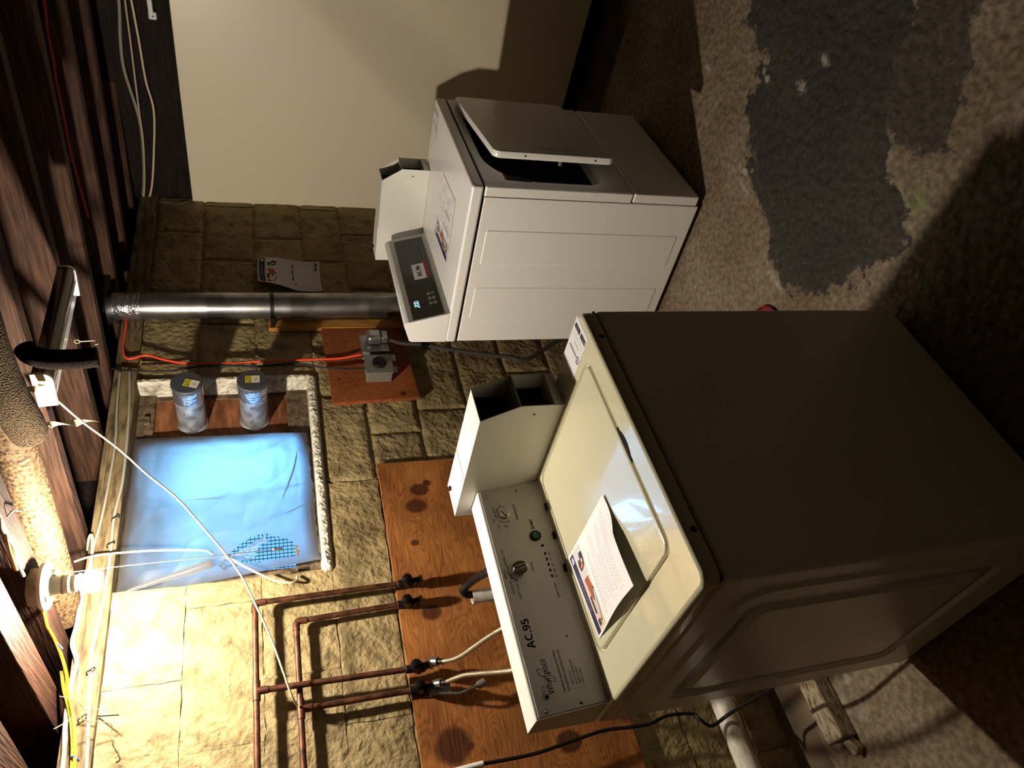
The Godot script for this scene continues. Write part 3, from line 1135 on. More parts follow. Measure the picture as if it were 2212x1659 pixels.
func _label_card(lx: Transform3D, w: float, h: float) -> MB:
	# yellow half at the top, white half below; the lettering runs across
	var b := mb()
	var o := Vector3(0, 0, .0008)
	b.quad(lx * (Vector3(-h, w, 0) + o), lx * (Vector3(h, w, 0) + o), lx * (Vector3(h, -w, 0) + o), lx * (Vector3(-h, -w, 0) + o), Vector3.BACK, [Vector2(0, 0), Vector2(1, 0), Vector2(1, 1), Vector2(0, 1)])
	return b


func copper_run(label: String, y: float, z: float, xl: float, xe: float, xe2: float, xt: float, xt2: float, bottom: float, bottom2: float) -> Node3D:
	var o := thing("copper_pipe", label, "pipe", Vector3(xt, bottom, z), 0.0, "copper supply pipes")
	var r := .0085
	var b := mb()
	b.tube([Vector3(xl, y + .002, z), Vector3(xe - .012, y, z)], r, 12)
	part("pipe", b, "copper", o)
	b = mb()
	b.tube(smooth([Vector3(xe - .028, y, z), Vector3(xe - .012, y, z), Vector3(xe - .002, y - .004, z), Vector3(xe, y - .014, z), Vector3(xe, y - .03, z)], 4), .0103, 12)
	part("elbow", b, "copper", o)
	b = mb()
	b.tube([Vector3(xe, y - .012, z), Vector3(xe2, bottom, z)], r, 12)
	part("pipe", b, "copper", o)
	b = mb()
	b.tube([Vector3(xt - .026, y, z), Vector3(xt + .026, y, z)], .0105, 12)
	b.tube([Vector3(xt, y, z), Vector3(xt, y - .03, z)], .0105, 12)
	part("tee", b, "copper", o)
	b = mb()
	b.tube([Vector3(xt, y - .01, z), Vector3(xt2, bottom2, z)], r, 12)
	part("pipe", b, "copper", o)
	for q in [Vector3(xe2, bottom, z), Vector3(xt2, bottom2, z)]:
		b = mb()
		b.tube([q + Vector3(0, .006, 0), q + Vector3(0, -.002, 0)], .0102, 12)
		part("solder_ring", b, "solder", o)
		valve(o, q, q.x < -.1)
	return o


func valve(o: Node3D, q: Vector3, hosed: bool) -> void:
	var b := mb()
	var top := q + Vector3(0, .004, 0)
	b.tube([top, q + Vector3(0, -.022, 0)], .0115, 12)
	b.rbox(q + Vector3(0, -.030, .002), Vector3(.026, .030, .028), .008)
	b.tube([q + Vector3(0, -.040, .004), q + Vector3(0, -.066, .012)], .0105, 12)
	b.tube([q + Vector3(-.016, -.030, -.002), q + Vector3(.016, -.034, -.002)], .007, 8)
	var v := part("valve", b, "bronze_dark", o)
	b = mb()
	var ax := Transform3D(Basis(Vector3.RIGHT, PI / 2 - .25), q + Vector3(-.002, -.026, .010))
	b.lathe([Vector2(.0155, 0), Vector2(.0155, .026), Vector2(.0135, .029), Vector2(.0125, .029), Vector2(.0118, .033), Vector2(.008, .037), Vector2(.0001, .0385)], ax, 18)
	part("bonnet", b, "bronze_cap", v)
	b = mb()
	b.tube([q + Vector3(0, -.062, .0108), q + Vector3(0, -.071, .0135)], .0138, 14)
	part("outlet_ring", b, "solder" if hosed else "brass_dull", v)
	b = mb()
	b.box(q + Vector3(-.014, -.046, .016), Vector3(.004, .012, .024), Basis(Vector3.BACK, .5))
	part("lever", b, "bronze_dark", v)


func hose(label: String, pts: Array) -> void:
	var o := thing("braided_hose", label, "hose", pts[0] + Vector3(0, -.1, 0), 0.0, "braided steel hoses")
	var b := mb()
	b.tube(smooth(pts.slice(1), 8), .0068, 12)
	part("braid", b, "braid", o)
	b = mb()
	b.tube([pts[0], pts[0].lerp(pts[1], .55)], .0135, 8)
	part("nut", b, "chrome_grey", o)
	b = mb()
	b.tube([pts[0].lerp(pts[1], .5), pts[0].lerp(pts[1], 1.15)], .0085, 12)
	part("ferrule", b, "dark_iron", o)


func services() -> void:
	# large plywood backboard
	var b := mb()
	var x0 := -.95
	var x1 := .49
	var y0 := .617
	var y1 := 1.236
	var c := Vector3((x0 + x1) * .5, (y0 + y1) * .5, .0125)
	var f := []
	for p in [[x0, y1], [x1, y1], [x1, y0], [x0, y0]]:
		f.append(Vector2((p[0] + .95) / 1.45, (1.24 - p[1]) / .70))
	b.quad(Vector3(x0, y1, .016), Vector3(x1, y1, .016), Vector3(x1, y0, .016), Vector3(x0, y0, .016), Vector3.BACK, f)
	for e in [[x0, y1, x1, y1, Vector3.UP], [x1, y1, x1, y0, Vector3.RIGHT], [x1, y0, x0, y0, Vector3.DOWN], [x0, y0, x0, y1, Vector3.LEFT]]:
		b.quad(Vector3(e[0], e[1], .016), Vector3(e[2], e[3], .016), Vector3(e[2], e[3], .002), Vector3(e[0], e[1], .002), e[4], [f[0], f[1], f[1], f[0]])
	solo("plywood_backboard", "large orange plywood sheet with dark knots on the wall behind the washer", "plywood", b, "plywood_big")
	# small plywood board of the outlets
	b = mb()
	var q4 := [Vector2(.778, 1.363), Vector2(1.177, 1.379), Vector2(1.179, 1.06), Vector2(.790, 1.036)]
	b.quad(Vector3(q4[0].x, q4[0].y, .02), Vector3(q4[1].x, q4[1].y, .02), Vector3(q4[2].x, q4[2].y, .02), Vector3(q4[3].x, q4[3].y, .02), Vector3.BACK, [Vector2(0, 0), Vector2(0, 1), Vector2(1, 1), Vector2(1, 0)])
	for i in 4:
		var a: Vector2 = q4[i]
		var d: Vector2 = q4[(i + 1) % 4]
		b.quad(Vector3(a.x, a.y, .02), Vector3(d.x, d.y, .02), Vector3(d.x, d.y, .003), Vector3(a.x, a.y, .003), Vector3(a.x + d.x - 1.956, a.y + d.y - 2.42, 0) if i % 2 == 0 else Vector3(a.x + d.x - 1.956, 0, 0), [Vector2(.3, .3), Vector2(.3, .6), Vector2(.32, .6), Vector2(.32, .3)])
	solo("outlet_board", "small square reddish plywood board carrying the two metal outlet boxes", "plywood", b, "plywood_small")
	b = mb()
	b.rbox(Vector3(1.206, 1.265, .0125), Vector3(.050, .63, .019), .003)
	solo("pine_stud", "yellow pine board upright on the wall beside the silver duct", "board", b, "pine")
	# dryer duct
	var o := thing("dryer_duct", "shiny round metal dryer duct running up the wall behind the dryer", "duct", Vector3(1.254, .60, .078))
	var dx := Transform3D(Basis(), Vector3(1.254, 0, .078))
	b = mb()
	b.lathe([Vector2(.0508, .60), Vector2(.0508, 1.30)], dx, 40)
	b.lathe([Vector2(.0514, 1.29), Vector2(.0514, 2.05)], dx, 40)
	part("pipe", b, "galvanised", o)
	b = mb()
	b.lathe([Vector2(.0515, 2.035), Vector2(.0525, 2.04), Vector2(.0525, 2.11), Vector2(.051, 2.125)], dx, 32)
	part("foil_tape", b, "foil", o)
	b = mb()
	b.tube(smooth([Vector3(1.254, 2.10, .078), Vector3(1.254, 2.15, .066), Vector3(1.252, 2.20, .0), Vector3(1.252, 2.22, -.12)], 5), .049, 20)
	part("elbow", b, "galvanised", o)
	b = mb()
	b.lathe([Vector2(.0522, 1.557), Vector2(.0522, 1.572)], dx, 32)
	b.box(Vector3(1.194, 1.565, .045), Vector3(.016, .014, .05))
	part("strap", b, "black_plastic", o)
	# notice on the wall
	b = mb()
	b.grid(14, 22, func(u: float, v: float) -> Vector3:
		var z := .012 + .010 * sin(v * 5.2 + .6) + .035 * pow(1.0 - u, 2.0) * pow(maxf(0.0, 1.0 - v * 1.7), 1.0) + .006 * u
		return Vector3(1.428 + .193 * u - .006 * v, 1.612 - .257 * v + .004 * sin(u * 3.0), z + .004))
	solo("wall_notice", "curled paper notice with a navy banner taped to the dark block wall", "paper", b, "notice_print")
	# copper
	copper_run("upper copper supply pipe with its two valves on the painted wall", 1.648, .050, -1.1, .003, .008, -.250, -.257, 1.229, 1.243)
	copper_run("lower copper supply pipe with its two valves on the painted wall", 1.537, .030, -1.1, -.060, -.050, -.310, -.310, 1.236, 1.238)
	hose("upper braided steel hose curving from the valve to the washer", [Vector3(-.255, 1.172, .072), Vector3(-.266, 1.15, .092), Vector3(-.280, 1.130, .13), Vector3(-.290, 1.108, .18), Vector3(-.298, 1.070, .28), Vector3(-.314, 1.040, .38), Vector3(-.323, .99, .47), Vector3(-.33, .93, .598)])
	hose("lower braided steel hose running straight from the valve to the washer", [Vector3(-.311, 1.168, .050), Vector3(-.318, 1.146, .072), Vector3(-.332, 1.112, .14), Vector3(-.354, 1.088, .20), Vector3(-.417, 1.038, .36), Vector3(-.45, .98, .47), Vector3(-.46, .93, .598)])
	o = thing("supply_tube", "short thin metal tube with a grey nut hanging free beside the hoses", "tube", Vector3(-.34, 1.03, .06))
	b = cable([Vector3(-.333, 1.183, .05), Vector3(-.346, 1.137, .06), Vector3(-.350, 1.108, .06), Vector3(-.345, 1.086, .06), Vector3(-.340, 1.062, .06)], .0035)
	part("tube", b, "chrome_grey", o)
	b = mb()
	b.tube([Vector3(-.340, 1.064, .06), Vector3(-.338, 1.056, .06)], .006, 10)
	b.tube([Vector3(-.338, 1.054, .06), Vector3(-.331, 1.034, .06)], .0115, 8)
	part("nut", b, "box_grey", o)
	b = mb()
	b.quad(Vector3(-.304, 1.186, .040), Vector3(-.314, 1.130, .050), Vector3(-.347, 1.134, .050), Vector3(-.338, 1.192, .040), Vector3.BACK)
	b.quad(Vector3(-.304, 1.186, .039), Vector3(-.314, 1.130, .049), Vector3(-.347, 1.134, .049), Vector3(-.338, 1.192, .039), Vector3.FORWARD)
	part("clear_tag", b, "grey_cable", o)
	# drain
	b = cable([Vector3(-.081, 1.0, .10), Vector3(-.081, 1.036, .10), Vector3(-.076, 1.052, .112), Vector3(-.073, 1.052, .13), Vector3(-.076, 1.040, .17), Vector3(-.100, 1.033, .25), Vector3(-.130, 1.029, .33), Vector3(-.160, 1.01, .40), Vector3(-.17, .96, .48), Vector3(-.17, .90, .598)], .0115, 10, 10)
	var nn: int = b.v.size()
	for i in nn:   # corrugations
		var k := sin(b.uv[i].x * TAU / .0075)
		b.v[i] += b.n[i] * .0012 * k
	solo("drain_hose", "black corrugated drain hose hooked into the standpipe behind the washer", "hose", b, "rubber")
	b = mb()
	b.lathe([Vector2(.021, .42), Vector2(.021, 1.027), Vector2(.0165, 1.027), Vector2(.0165, .9)], Transform3D(Basis(), Vector3(-.090, 0, .10)), 20)
	solo("standpipe", "short open beige drain pipe standing against the plywood", "pipe", b, "pvc")
	b = mb()
	b.tube([Vector3(-1.3, .322, .046), Vector3(.6, .318, .046)], .0335, 20)
	solo("waste_pipe", "white plastic waste pipe lying along the foot of the wall", "pipe", b, "pvc")
	# outlets
	var ob := thing("outlet_box", "upper right grey outlet box on small board, the dryer plug pushed in", "outlet", Vector3(1.035, 1.13, .02), 0.0, "metal outlet boxes")
	b = mb()
	b.rbox(Vector3(1.035, 1.185, .045), Vector3(.085, .098, .05), .005)
	part("box", b, "box_grey", ob)
	b = mb()
	b.rbox(Vector3(1.036, 1.186, .072), Vector3(.092, .110, .004), .0018)
	part("cover_plate", b, "galvanised", ob)
	b = mb()
	b.rbox(Vector3(1.0, 1.232, .045), Vector3(.016, .012, .02), .004)
	part("cable_clamp", b, "galvanised", ob)
	ob = thing("outlet_box", "lower left grey outlet box on small board with an empty black receptacle", "outlet", Vector3(.915, 1.12, .02), 0.0, "metal outlet boxes")
	b = mb()
	b.rbox(Vector3(.918, 1.182, .0475), Vector3(.092, .098, .055), .005)
	part("box", b, "box_grey", ob)
	b = mb()
	b.rbox(Vector3(.918, 1.182, .077), Vector3(.099, .106, .004), .0018)
	var cp := part("cover_plate", b, "box_grey", ob)
	for s in [-1, 1]:
		b = mb()
		b.box(Vector3(.918 + s * .03, 1.124, .0765), Vector3(.03, .02, .003))
		part("bracket_tab", b, "galvanised", cp)
	b = mb()
	b.lathe([Vector2(.027, 0), Vector2(.027, .009), Vector2(.025, .011), Vector2(.0001, .011)], Transform3D(Basis(Vector3.RIGHT, PI / 2), Vector3(.921, 1.18, .078)), 24)
	var rc := part("receptacle", b, "black_plastic", ob)
	for s in [[-.009, .006, .4], [.009, .006, -.4], [0, -.012, 1.57]]:
		b = mb()
		b.box(Vector3(.921 + s[0], 1.18 + s[1], .0893), Vector3(.0025, .010, .001), Basis(Vector3.BACK, s[2]))
		part("slot", b, "cavity", rc)
	var pc := thing("power_cord", "grey flat power cord plugged into upper outlet, hanging behind the dryer", "power cord", Vector3(1.035, .4, .07))
	b = mb()
	b.rbox(Vector3(1.047, 1.186, .097), Vector3(.056, .062, .044), .016)
	b.rbox(Vector3(1.049, 1.146, .094), Vector3(.044, .03, .034), .008)
	part("plug", b, "chrome_grey", pc)
	b = cable([Vector3(1.049, 1.135, .085), Vector3(1.038, 1.08, .07), Vector3(1.026, .992, .07), Vector3(1.021, .972, .07), Vector3(.995, .884, .07), Vector3(.968, .771, .07), Vector3(.944, .651, .07), Vector3(.927, .609, .07), Vector3(.930, .562, .07), Vector3(.979, .485, .07), Vector3(1.027, .402, .08), Vector3(1.08, .36, .09)], .0085, 6, 10)
	part("cord", b, "grey_cord", pc)
	b = mb()
	b.rbox(Vector3(1.022, .985, .07), Vector3(.024, .03, .022), .004)
	part("strain_relief", b, "dark_iron", pc)


# A meter case for coins: an open-fronted sheet metal shell.  Profile in the zy plane.
func coin_box(o: Node3D, x0: float, x1: float, yb: float, ym: float, yt: float, zf: float, zs: float, zb: float) -> void:
	var t := .0022
	var side := pairs([-zf, yb, -zf, ym, -zs, yt, -zb, yt, -zb, yb])
	var xf := Transform3D(Basis(Vector3(0, 0, -1), Vector3.UP, Vector3.RIGHT), Vector3())
	var b := mb()
	b.prism(side, xf, x0, x0 + t)
	b.prism(side, xf, x1 - t, x1)
	b.box(Vector3((x0 + x1) * .5, yt - t * .5, (zs + zb) * .5), Vector3(x1 - x0 - t, t, absf(zb - zs)))
	b.box(Vector3((x0 + x1) * .5, (yb + yt) * .5, zb + t * .5), Vector3(x1 - x0 - t, yt - yb, t))
	b.box(Vector3((x0 + x1) * .5, yb + .012, zf - .01), Vector3(x1 - x0 - t, .024, .02))
	var cb := part("coin_box", b, "enamel_satin", o, "open coin box with empty compartments")
	b = mb()
	b.box(Vector3((x0 + x1) * .5, ym, zf - .07), Vector3(x1 - x0 - t * 2, .004, .14))
	part("divider", b, "box_grey", cb)
	b = mb()
	b.box(Vector3((x0 + x1) * .5, (yb + ym) * .5, zf - .045), Vector3(x1 - x0 - t * 2, ym - yb - .01, .003))
	part("lower_back", b, "box_grey", cb)
	b = mb()
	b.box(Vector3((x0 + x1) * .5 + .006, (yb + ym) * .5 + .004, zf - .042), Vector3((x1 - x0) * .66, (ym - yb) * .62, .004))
	part("slot_shade_plate", b, "cavity", cb)  # black plate stands for the shade inside the lower compartment
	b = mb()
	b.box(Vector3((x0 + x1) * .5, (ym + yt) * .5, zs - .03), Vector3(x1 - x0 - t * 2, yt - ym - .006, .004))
	part("upper_shade_plate", b, "cavity", cb)  # black plate puts the shade of the upper compartment into colour
	# access door in the top, with its lock
	b = mb()
	b.rbox(Vector3((x0 + x1) * .5, yt + .0006, lerpf(zs, zb, .78)), Vector3((x1 - x0) * .93, .0016, absf(zb - zs) * .40), .0007)
	var ad := part("access_door", b, "enamel_satin", cb)
	b = mb()
	b.lathe([Vector2(.0075, 0), Vector2(.0075, .005), Vector2(.006, .0065), Vector2(.0001, .0065)], Transform3D(Basis(), Vector3(lerpf(x0, x1, .68), yt + .001, zb + .03)), 16)
	part("lock", b, "black_gloss", ad)
	b = mb()
	b.lathe([Vector2(.003, 0), Vector2(.0028, .001), Vector2(.0001, .001)], Transform3D(Basis(Vector3.BACK, PI / 2), Vector3(x0, lerpf(yb, yt, .35), zf - .03)), 10)
	part("rivet", b, "screw_dark", cb)


func emboss(b: MB, outline: Callable, stepsv: Array, xf: Transform3D, out: Vector3) -> void:  # outline(inset) -> points; steps: [inset, height]
	var rings := []
	for s in stepsv:
		rings.append(lay(outline.call(s[0]), xf, s[1]))
	b.steps(rings, out)


const WX := -.592975
const WZ := 1.119463
const WA := .024183
const WD := .645


func wxf() -> Transform3D:
	return Transform3D(Basis(Vector3.UP, WA), Vector3(WX, 0, WZ))


func washer() -> void:
	var o := thing("washing_machine", "white top loading coin washer with grey control panel, nearest the camera", "washing machine", Vector3(WX, 0, WZ), WA)
	var W := .686
	var b := mb()
	b.rbox(Vector3(W * .5, .447, -WD * .5), Vector3(W, .862, WD), .012)
	var cab := part("cabinet", b, "enamel", o)
	# pressed panel in the left side: nested stiffening ribs
	b = mb()
	var sx := Transform3D(Basis(Vector3(0, 0, -1), Vector3.UP, Vector3.LEFT), Vector3())
	emboss(b, func(i: float) -> PackedVector2Array: return rrect(.045 + i, .60 - i, .10 + i, .83 - i, maxf(.02, .09 - i), 7), [[0.0, -.001], [.014, .007], [.050, .007], [.064, .0], [.085, .0], [.099, .007]], sx, Vector3.LEFT)
	part("pressed_panel", b, "enamel", cab)
	for q in [[.05, -.05], [W - .05, -.05], [.05, -WD + .05], [W - .05, -WD + .05]]:
		b = mb()
		b.lathe([Vector2(.019, 0), Vector2(.019, .007), Vector2(.008, .009), Vector2(.008, .022)], Transform3D(Basis(), Vector3(q[0], 0, q[1])), 14)
		part("foot", b, "rubber", o)
	b = mb()
	b.box(Vector3(W * .5, .8805, -WD * .5), Vector3(W - .006, .005, WD - .006))
	part("shadow_gap", b, "cavity", o)
	# top cap with the lid well
	b = mb()
	var top := Transform3D(Basis(Vector3.RIGHT, -PI / 2), Vector3())   # x -> x, y -> -z, height -> y
	var cap := func(i: float) -> PackedVector2Array: return rrect(-.002 + i, W + .002 - i, -.002 + i, WD - i, .026 - i, 6)
	var rings := [lay(cap.call(.0), top, .883), lay(cap.call(.0), top, .898), lay(cap.call(.0006), top, .9045), lay(cap.call(.0028), top, .9095), lay(cap.call(.006), top, .9127), lay(cap.call(.0105), top, .914)]
	b.loft(rings)
	var lidr := func(i: float) -> PackedVector2Array: return rrect(.094 + i, .586 - i, .053 + i, .500 - i, .032 - i, 6)
	b.steps([rings[-1], lay(lidr.call(0.0), top, .914), lay(lidr.call(.0025), top, .9085), lay(lidr.call(.009), top, .9085)], Vector3.UP)
	var tc := part("top_cap", b, "enamel_lid", o)
	b = mb()
	var lr := [lay(lidr.call(.0075), top, .908), lay(lidr.call(.0075), top, .9128), lay(lidr.call(.0085), top, .9148), lay(lidr.call(.0112), top, .9160), lay(lidr.call(.0145), top, .9163)]
	b.loft(lr)
	b.fan(lr[-1], Vector3.UP)
	var lid := part("lid", b, "enamel_lid", o)
	b = mb()
	var nt := PackedVector2Array()
	for i in 15:
		var t := i / 14.0
		nt.append(Vector2(.298 + .088 * t, .0575 - .0115 * sin(PI * t)))
	for i in 15:
		var t := 1.0 - i / 14.0
		nt.append(Vector2(.298 + .088 * t, .0575 + .003 * sin(PI * t)))
	b.prism(nt, top, .910, .9146)
	part("notch_shade", b, "cavity", lid)  # dark crescent set slightly proud, stands for the shade in the lid notch
	for q in [[.508, -.520], [.426, -.525], [.334, -.526]]:
		b = mb()
		b.rbox(Vector3(q[0], .9155, q[1]), Vector3(.020, .007, .012), .003)
		part("dark_nub", b, "rubber", tc)  # small dark nubs at the foot of the console
	for q in [.10, .595]:
		b = mb()
		b.lathe([Vector2(.0075, 0), Vector2(.0075, .0012), Vector2(.0055, .002), Vector2(.0001, .002)], Transform3D(Basis(Vector3.RIGHT, PI / 2), Vector3(q, .893, .0005)), 14)
		part("screw", b, "screw_dark", tc)
	# sticker
	b = mb()
	b.quad(Vector3(.607, .9145, -.150), Vector3(.688, .9145, -.150), Vector3(.688, .9145, -.020), Vector3(.607, .9145, -.020), Vector3.UP, [Vector2(0, 0), Vector2(1, 0), Vector2(1, 1), Vector2(0, 1)])
	part("sticker", b, sticker_mat(), tc)
	# console
	b = mb()
	var prof := pairs([.530, .914, .5615, 1.0725, .5635, 1.0745, .636, 1.0765, .6385, 1.0745, .645, .914])
	var px := Transform3D(Basis(Vector3(0, 0, -1), Vector3.UP, Vector3.RIGHT), Vector3())
	b.prism(prof, px, .008, .6005)
	var con := part("console", b, "enamel", o)
	var up := Vector3(0, 1.073 - .917, -.032).normalized()
	var cf := Transform3D(Basis(Vector3.RIGHT, up, Vector3.RIGHT.cross(up)), Vector3(0, .917, -.5298))
	b = mb()
	b.rbox(cf * Vector3(.3045, .079, .0012), Vector3(.586, .150, .0022), .0008, cf.basis, 1)
	var pan := part("control_panel", b, "silver_panel", o, "grey control panel with printed dials")
	var fx := cf.translated_local(Vector3(0, 0, .0024))
	for q in [[.021, .056], [.020, .134], [.577, .136], [.579, .058]]:
		b = mb()
		b.lathe([Vector2(.0042, 0), Vector2(.0040, .0012), Vector2(.0026, .0026), Vector2(.0001, .003)], Transform3D(cf.basis * Basis(Vector3.RIGHT, PI / 2), fx * Vector3(q[0], q[1], 0)), 14)
		part("screw", b, "screw", pan)
	knob(pan, fx, .517, .105, .0145, .016, 2.05)
	knob(pan, fx, .355, .106, .0205, .020, .12)
	# start button
	b = mb()
	var bx := Transform3D(cf.basis * Basis(Vector3.RIGHT, PI / 2), fx * Vector3(.436, .045, 0))
	b.lathe([Vector2(.0145, 0), Vector2(.0145, .003), Vector2(.0125, .005), Vector2(.0098, .005), Vector2(.0098, .002)], bx, 24)
	var sb := part("start_button", b, "black_plastic", pan)
	b = mb()
	b.lathe([Vector2(.0092, .001), Vector2(.0092, .006), Vector2(.008, .0078), Vector2(.0062, .0078), Vector2(.005, .0066), Vector2(.0001, .0062)], bx, 22)
	part("button_lens", b, "green_lens", sb)
	b = mb()
	b.lathe([Vector2(.0038, 0), Vector2(.0036, .0006), Vector2(.0001, .0006)], Transform3D(bx.basis, fx * Vector3(.406, .035, 0)), 14)
	part("indicator", b, "cavity", pan)
	for x in [.383, .3675, .352, .3365, .321]:
		b = mb()
		b.prism(rrect(x - .0042, x + .0042, .0325, .0368, .0021, 4), fx, 0, .0006)
		part("indicator", b, "cavity", pan)
		b = mb()
		b.box(fx * Vector3(x - .002, .026, .0001), Vector3(.009, .0011, .0003), cf.basis)
		b.box(fx * Vector3(x - .003, .0236, .0001), Vector3(.006, .0011, .0003), cf.basis)
		part("caption", b, "ink_grey", pan)
	b = mb()
	b.lathe([Vector2(.0022, 0), Vector2(.0022, .0004), Vector2(.0001, .0004)], Transform3D(bx.basis, fx * Vector3(.169, .044, 0)), 10)
	part("key_hole", b, "cavity", pan)
	# arcs with dots round the dials
	for q in [[.517, .105, .0245, -20.0, 210.0, [-5.0, 45.0, 90.0, 140.0, 192.0]], [.355, .106, .031, 62.0, 152.0, [62.0, 92.0, 122.0, 150.0]]]:
		b = mb()
		var arc := []
		for i in 25:
			var a := deg_to_rad(lerpf(q[5][0], q[5][-1], i / 24.0))
			arc.append(fx * Vector3(q[0] + cos(a) * q[2], q[1] + sin(a) * q[2], .0002))
		b.tube(arc, .0005, 5)
		for d in q[5]:
			var a := deg_to_rad(d)
			b.lathe([Vector2(.0017, 0), Vector2(.0016, .0005), Vector2(.0001, .0005)], Transform3D(bx.basis, fx * Vector3(q[0] + cos(a) * q[2], q[1] + sin(a) * q[2], 0)), 8)
		part("dial_arc", b, "ink", pan)
	b = mb()
	var arc2 := []
	for i in 14:
		var a := deg_to_rad(lerpf(100.0, 152.0, i / 13.0))
		arc2.append(fx * Vector3(.355 + cos(a) * .0272, .106 + sin(a) * .0272, .0002))
	b.tube(arc2, .0011, 5)
	part("dial_arc", b, "ink", pan)
	for q in [["HOT", .541, .550, .110, .0035], ["BRIGHTS", .527, .544, .1290, .0032], ["COOL", .499, .511, .1345, .0034], ["COLD", .480, .491, .1270, .0034], ["TAP", .478, .486, .1105, .0034], ["COLD", .473, .484, .1055, .0034], ["NORMAL ECO", .373, .418, .1345, .0046], ["MIXED", .341, .363, .1425, .0046], ["DELICATES", .297, .333, .1335, .0046], ["HEAVY DUTY", .281, .322, .1205, .0046], ["INDICATORS", .263, .303, .0315, .0046], ["OPERATING INSTRUCTIONS", .049, .144, .0712, .0052], ["SELECT CYCLE", .061, .092, .0600, .0042], ["SELECT TEMPERATURE", .060, .116, .0515, .0042], ["INSERT PAYMENT", .060, .100, .0440, .0042], ["PRESS START", .060, .092, .0362, .0042], ["1", .0512, .0522, .0600, .0042], ["2", .0508, .0528, .0515, .0042], ["3", .0508, .0528, .0440, .0042], ["4", .0508, .0528, .0362, .0042]]:
		letters(q[0], fx, q[1], q[2], q[3], q[4], "ink_grey", pan)
	letters("COMMERCIAL WASHER HEAVY DUTY SERIES", fx, .050, .145, .0822, .0036, "ink_grey", pan, "Droid Sans", 700)
	letters("TEMPERATURE", fx, .491, .540, .0745, .0052, "ink", pan)
	letters("CYCLES", fx, .344, .370, .0725, .0056, "ink", pan)
	letters("START", fx, .458, .487, .0415, .0076, "ink", pan, "Droid Sans", 700)
	letters("Whirlpool", fx, .053, .130, .1065, .0138, "ink", pan)
	b = mb()   # the emblem: two loops, and the long loop through the name
	for q in [[.050, .1275, .006, .0075, -.3, 0.0], [.0665, .1285, .008, .0026, -.15, 0.0], [.094, .114, .024, .0065, .78, 0.0]]:
		var lp := []
		for i in 31:
			var a := TAU * i / 30.0
			var p := Vector2(cos(a) * q[2], sin(a) * q[3]).rotated(q[4])
			lp.append(fx * Vector3(q[0] + p.x, q[1] + p.y, .0003))
		b.tube(lp, .0004, 5, false)
	part("emblem", b, "ink", pan)
	b = mb()
	b.lathe([Vector2(.0042, 0), Vector2(.004, .0004), Vector2(.0001, .0004)], Transform3D(bx.basis, fx * Vector3(.0495, .126, 0)), 12)
	part("emblem", b, "ink", pan)
	b = mb()
	b.rbox(fx * Vector3(.1955, .1285, .0002), Vector3(.105, .051, .0008), .0003, cf.basis, 1)
	var lab := part("number_label", b, "label_grey", pan, "pale number label with black characters")
	letters("AC.95", fx.translated_local(Vector3(0, 0, .0006)), .160, .231, .1195, .0185, "ink", lab, "Droid Sans", 700)
	coin_box(o, .6015, .707, .915, 1.026, 1.118, -.227, -.274, -.668)


func knob(pan: Node3D, fx: Transform3D, x: float, y: float, r: float, h: float, turn: float) -> void:
	var kx := Transform3D(fx.basis * Basis(Vector3.RIGHT, PI / 2), fx * Vector3(x, y, 0))
	var b := mb()
	b.lathe([Vector2(r * 1.04, 0), Vector2(r * 1.02, h * .35), Vector2(r * .96, h * .5), Vector2(r * .93, h * .52), Vector2(r * .0001, h * .52)], kx, 30)
	var k := part("dial_knob", b, "chrome", pan)
	b = mb()
	var gb := fx.basis * Basis(Vector3.BACK, turn)
	b.rbox(fx * Vector3(x, y, h * .74), Vector3(r * .52, r * 1.72, h * .5), r * .16, gb)
	part("grip", b, "chrome", k)
	b = mb()
	b.box(fx * Vector3(x, y, h * .992) + gb * Vector3(0, r * .45, 0), Vector3(r * .07, r * .6, .0006), gb)
	part("pointer", b, "ink", k)


var _sticker: StandardMaterial3D


func sticker_mat() -> StandardMaterial3D:
	if _sticker:
		return _sticker
	var im := Image.create(200, 320, false, Image.FORMAT_RGB8)
	im.fill(Color(.87, .87, .88))
	text_lines(im, .30, .92, .40, .47, 1, Color(.25, .25, .35), 3, .8)
	text_lines(im, .28, .72, .57, .60, 1, Color(.50, .45, .55), 5, .9)
	text_lines(im, .10, .88, .68, .74, 2, Color(.55, .55, .6), 7, .3)
	box_px(im, .06, .80, .46, .90, Color(.08, .08, .09))
	box_px(im, .52, .80, .94, .90, Color(.08, .08, .09))
	text_lines(im, .16, .44, .83, .87, 1, Color(.55, .55, .55), 2, .8)
	text_lines(im, .60, .92, .83, .87, 1, Color(.55, .55, .55), 4, .8)
	box_px(im, .08, .83, .13, .87, Color(.8, .8, .8))
	# a hand holding a phone
	poly_px(im, PackedVector2Array([Vector2(.06, .36), Vector2(.20, .33), Vector2(.27, .45), Vector2(.14, .50), Vector2(.05, .46)]), Color(.16, .16, .26))
	poly_px(im, PackedVector2Array([Vector2(.09, .375), Vector2(.18, .355), Vector2(.235, .44), Vector2(.14, .475), Vector2(.08, .45)]), Color(.85, .85, .87))
	poly_px(im, PackedVector2Array([Vector2(.12, .39), Vector2(.17, .38), Vector2(.20, .43), Vector2(.15, .45)]), Color(.4, .4, .5))
	_sticker = mat("sticker_print", Color.WHITE, .3, 0, .5)
	_sticker.albedo_texture = tex(im)
	return _sticker


const DX := 1.033091
const DZ := .811641
const DA := .065185


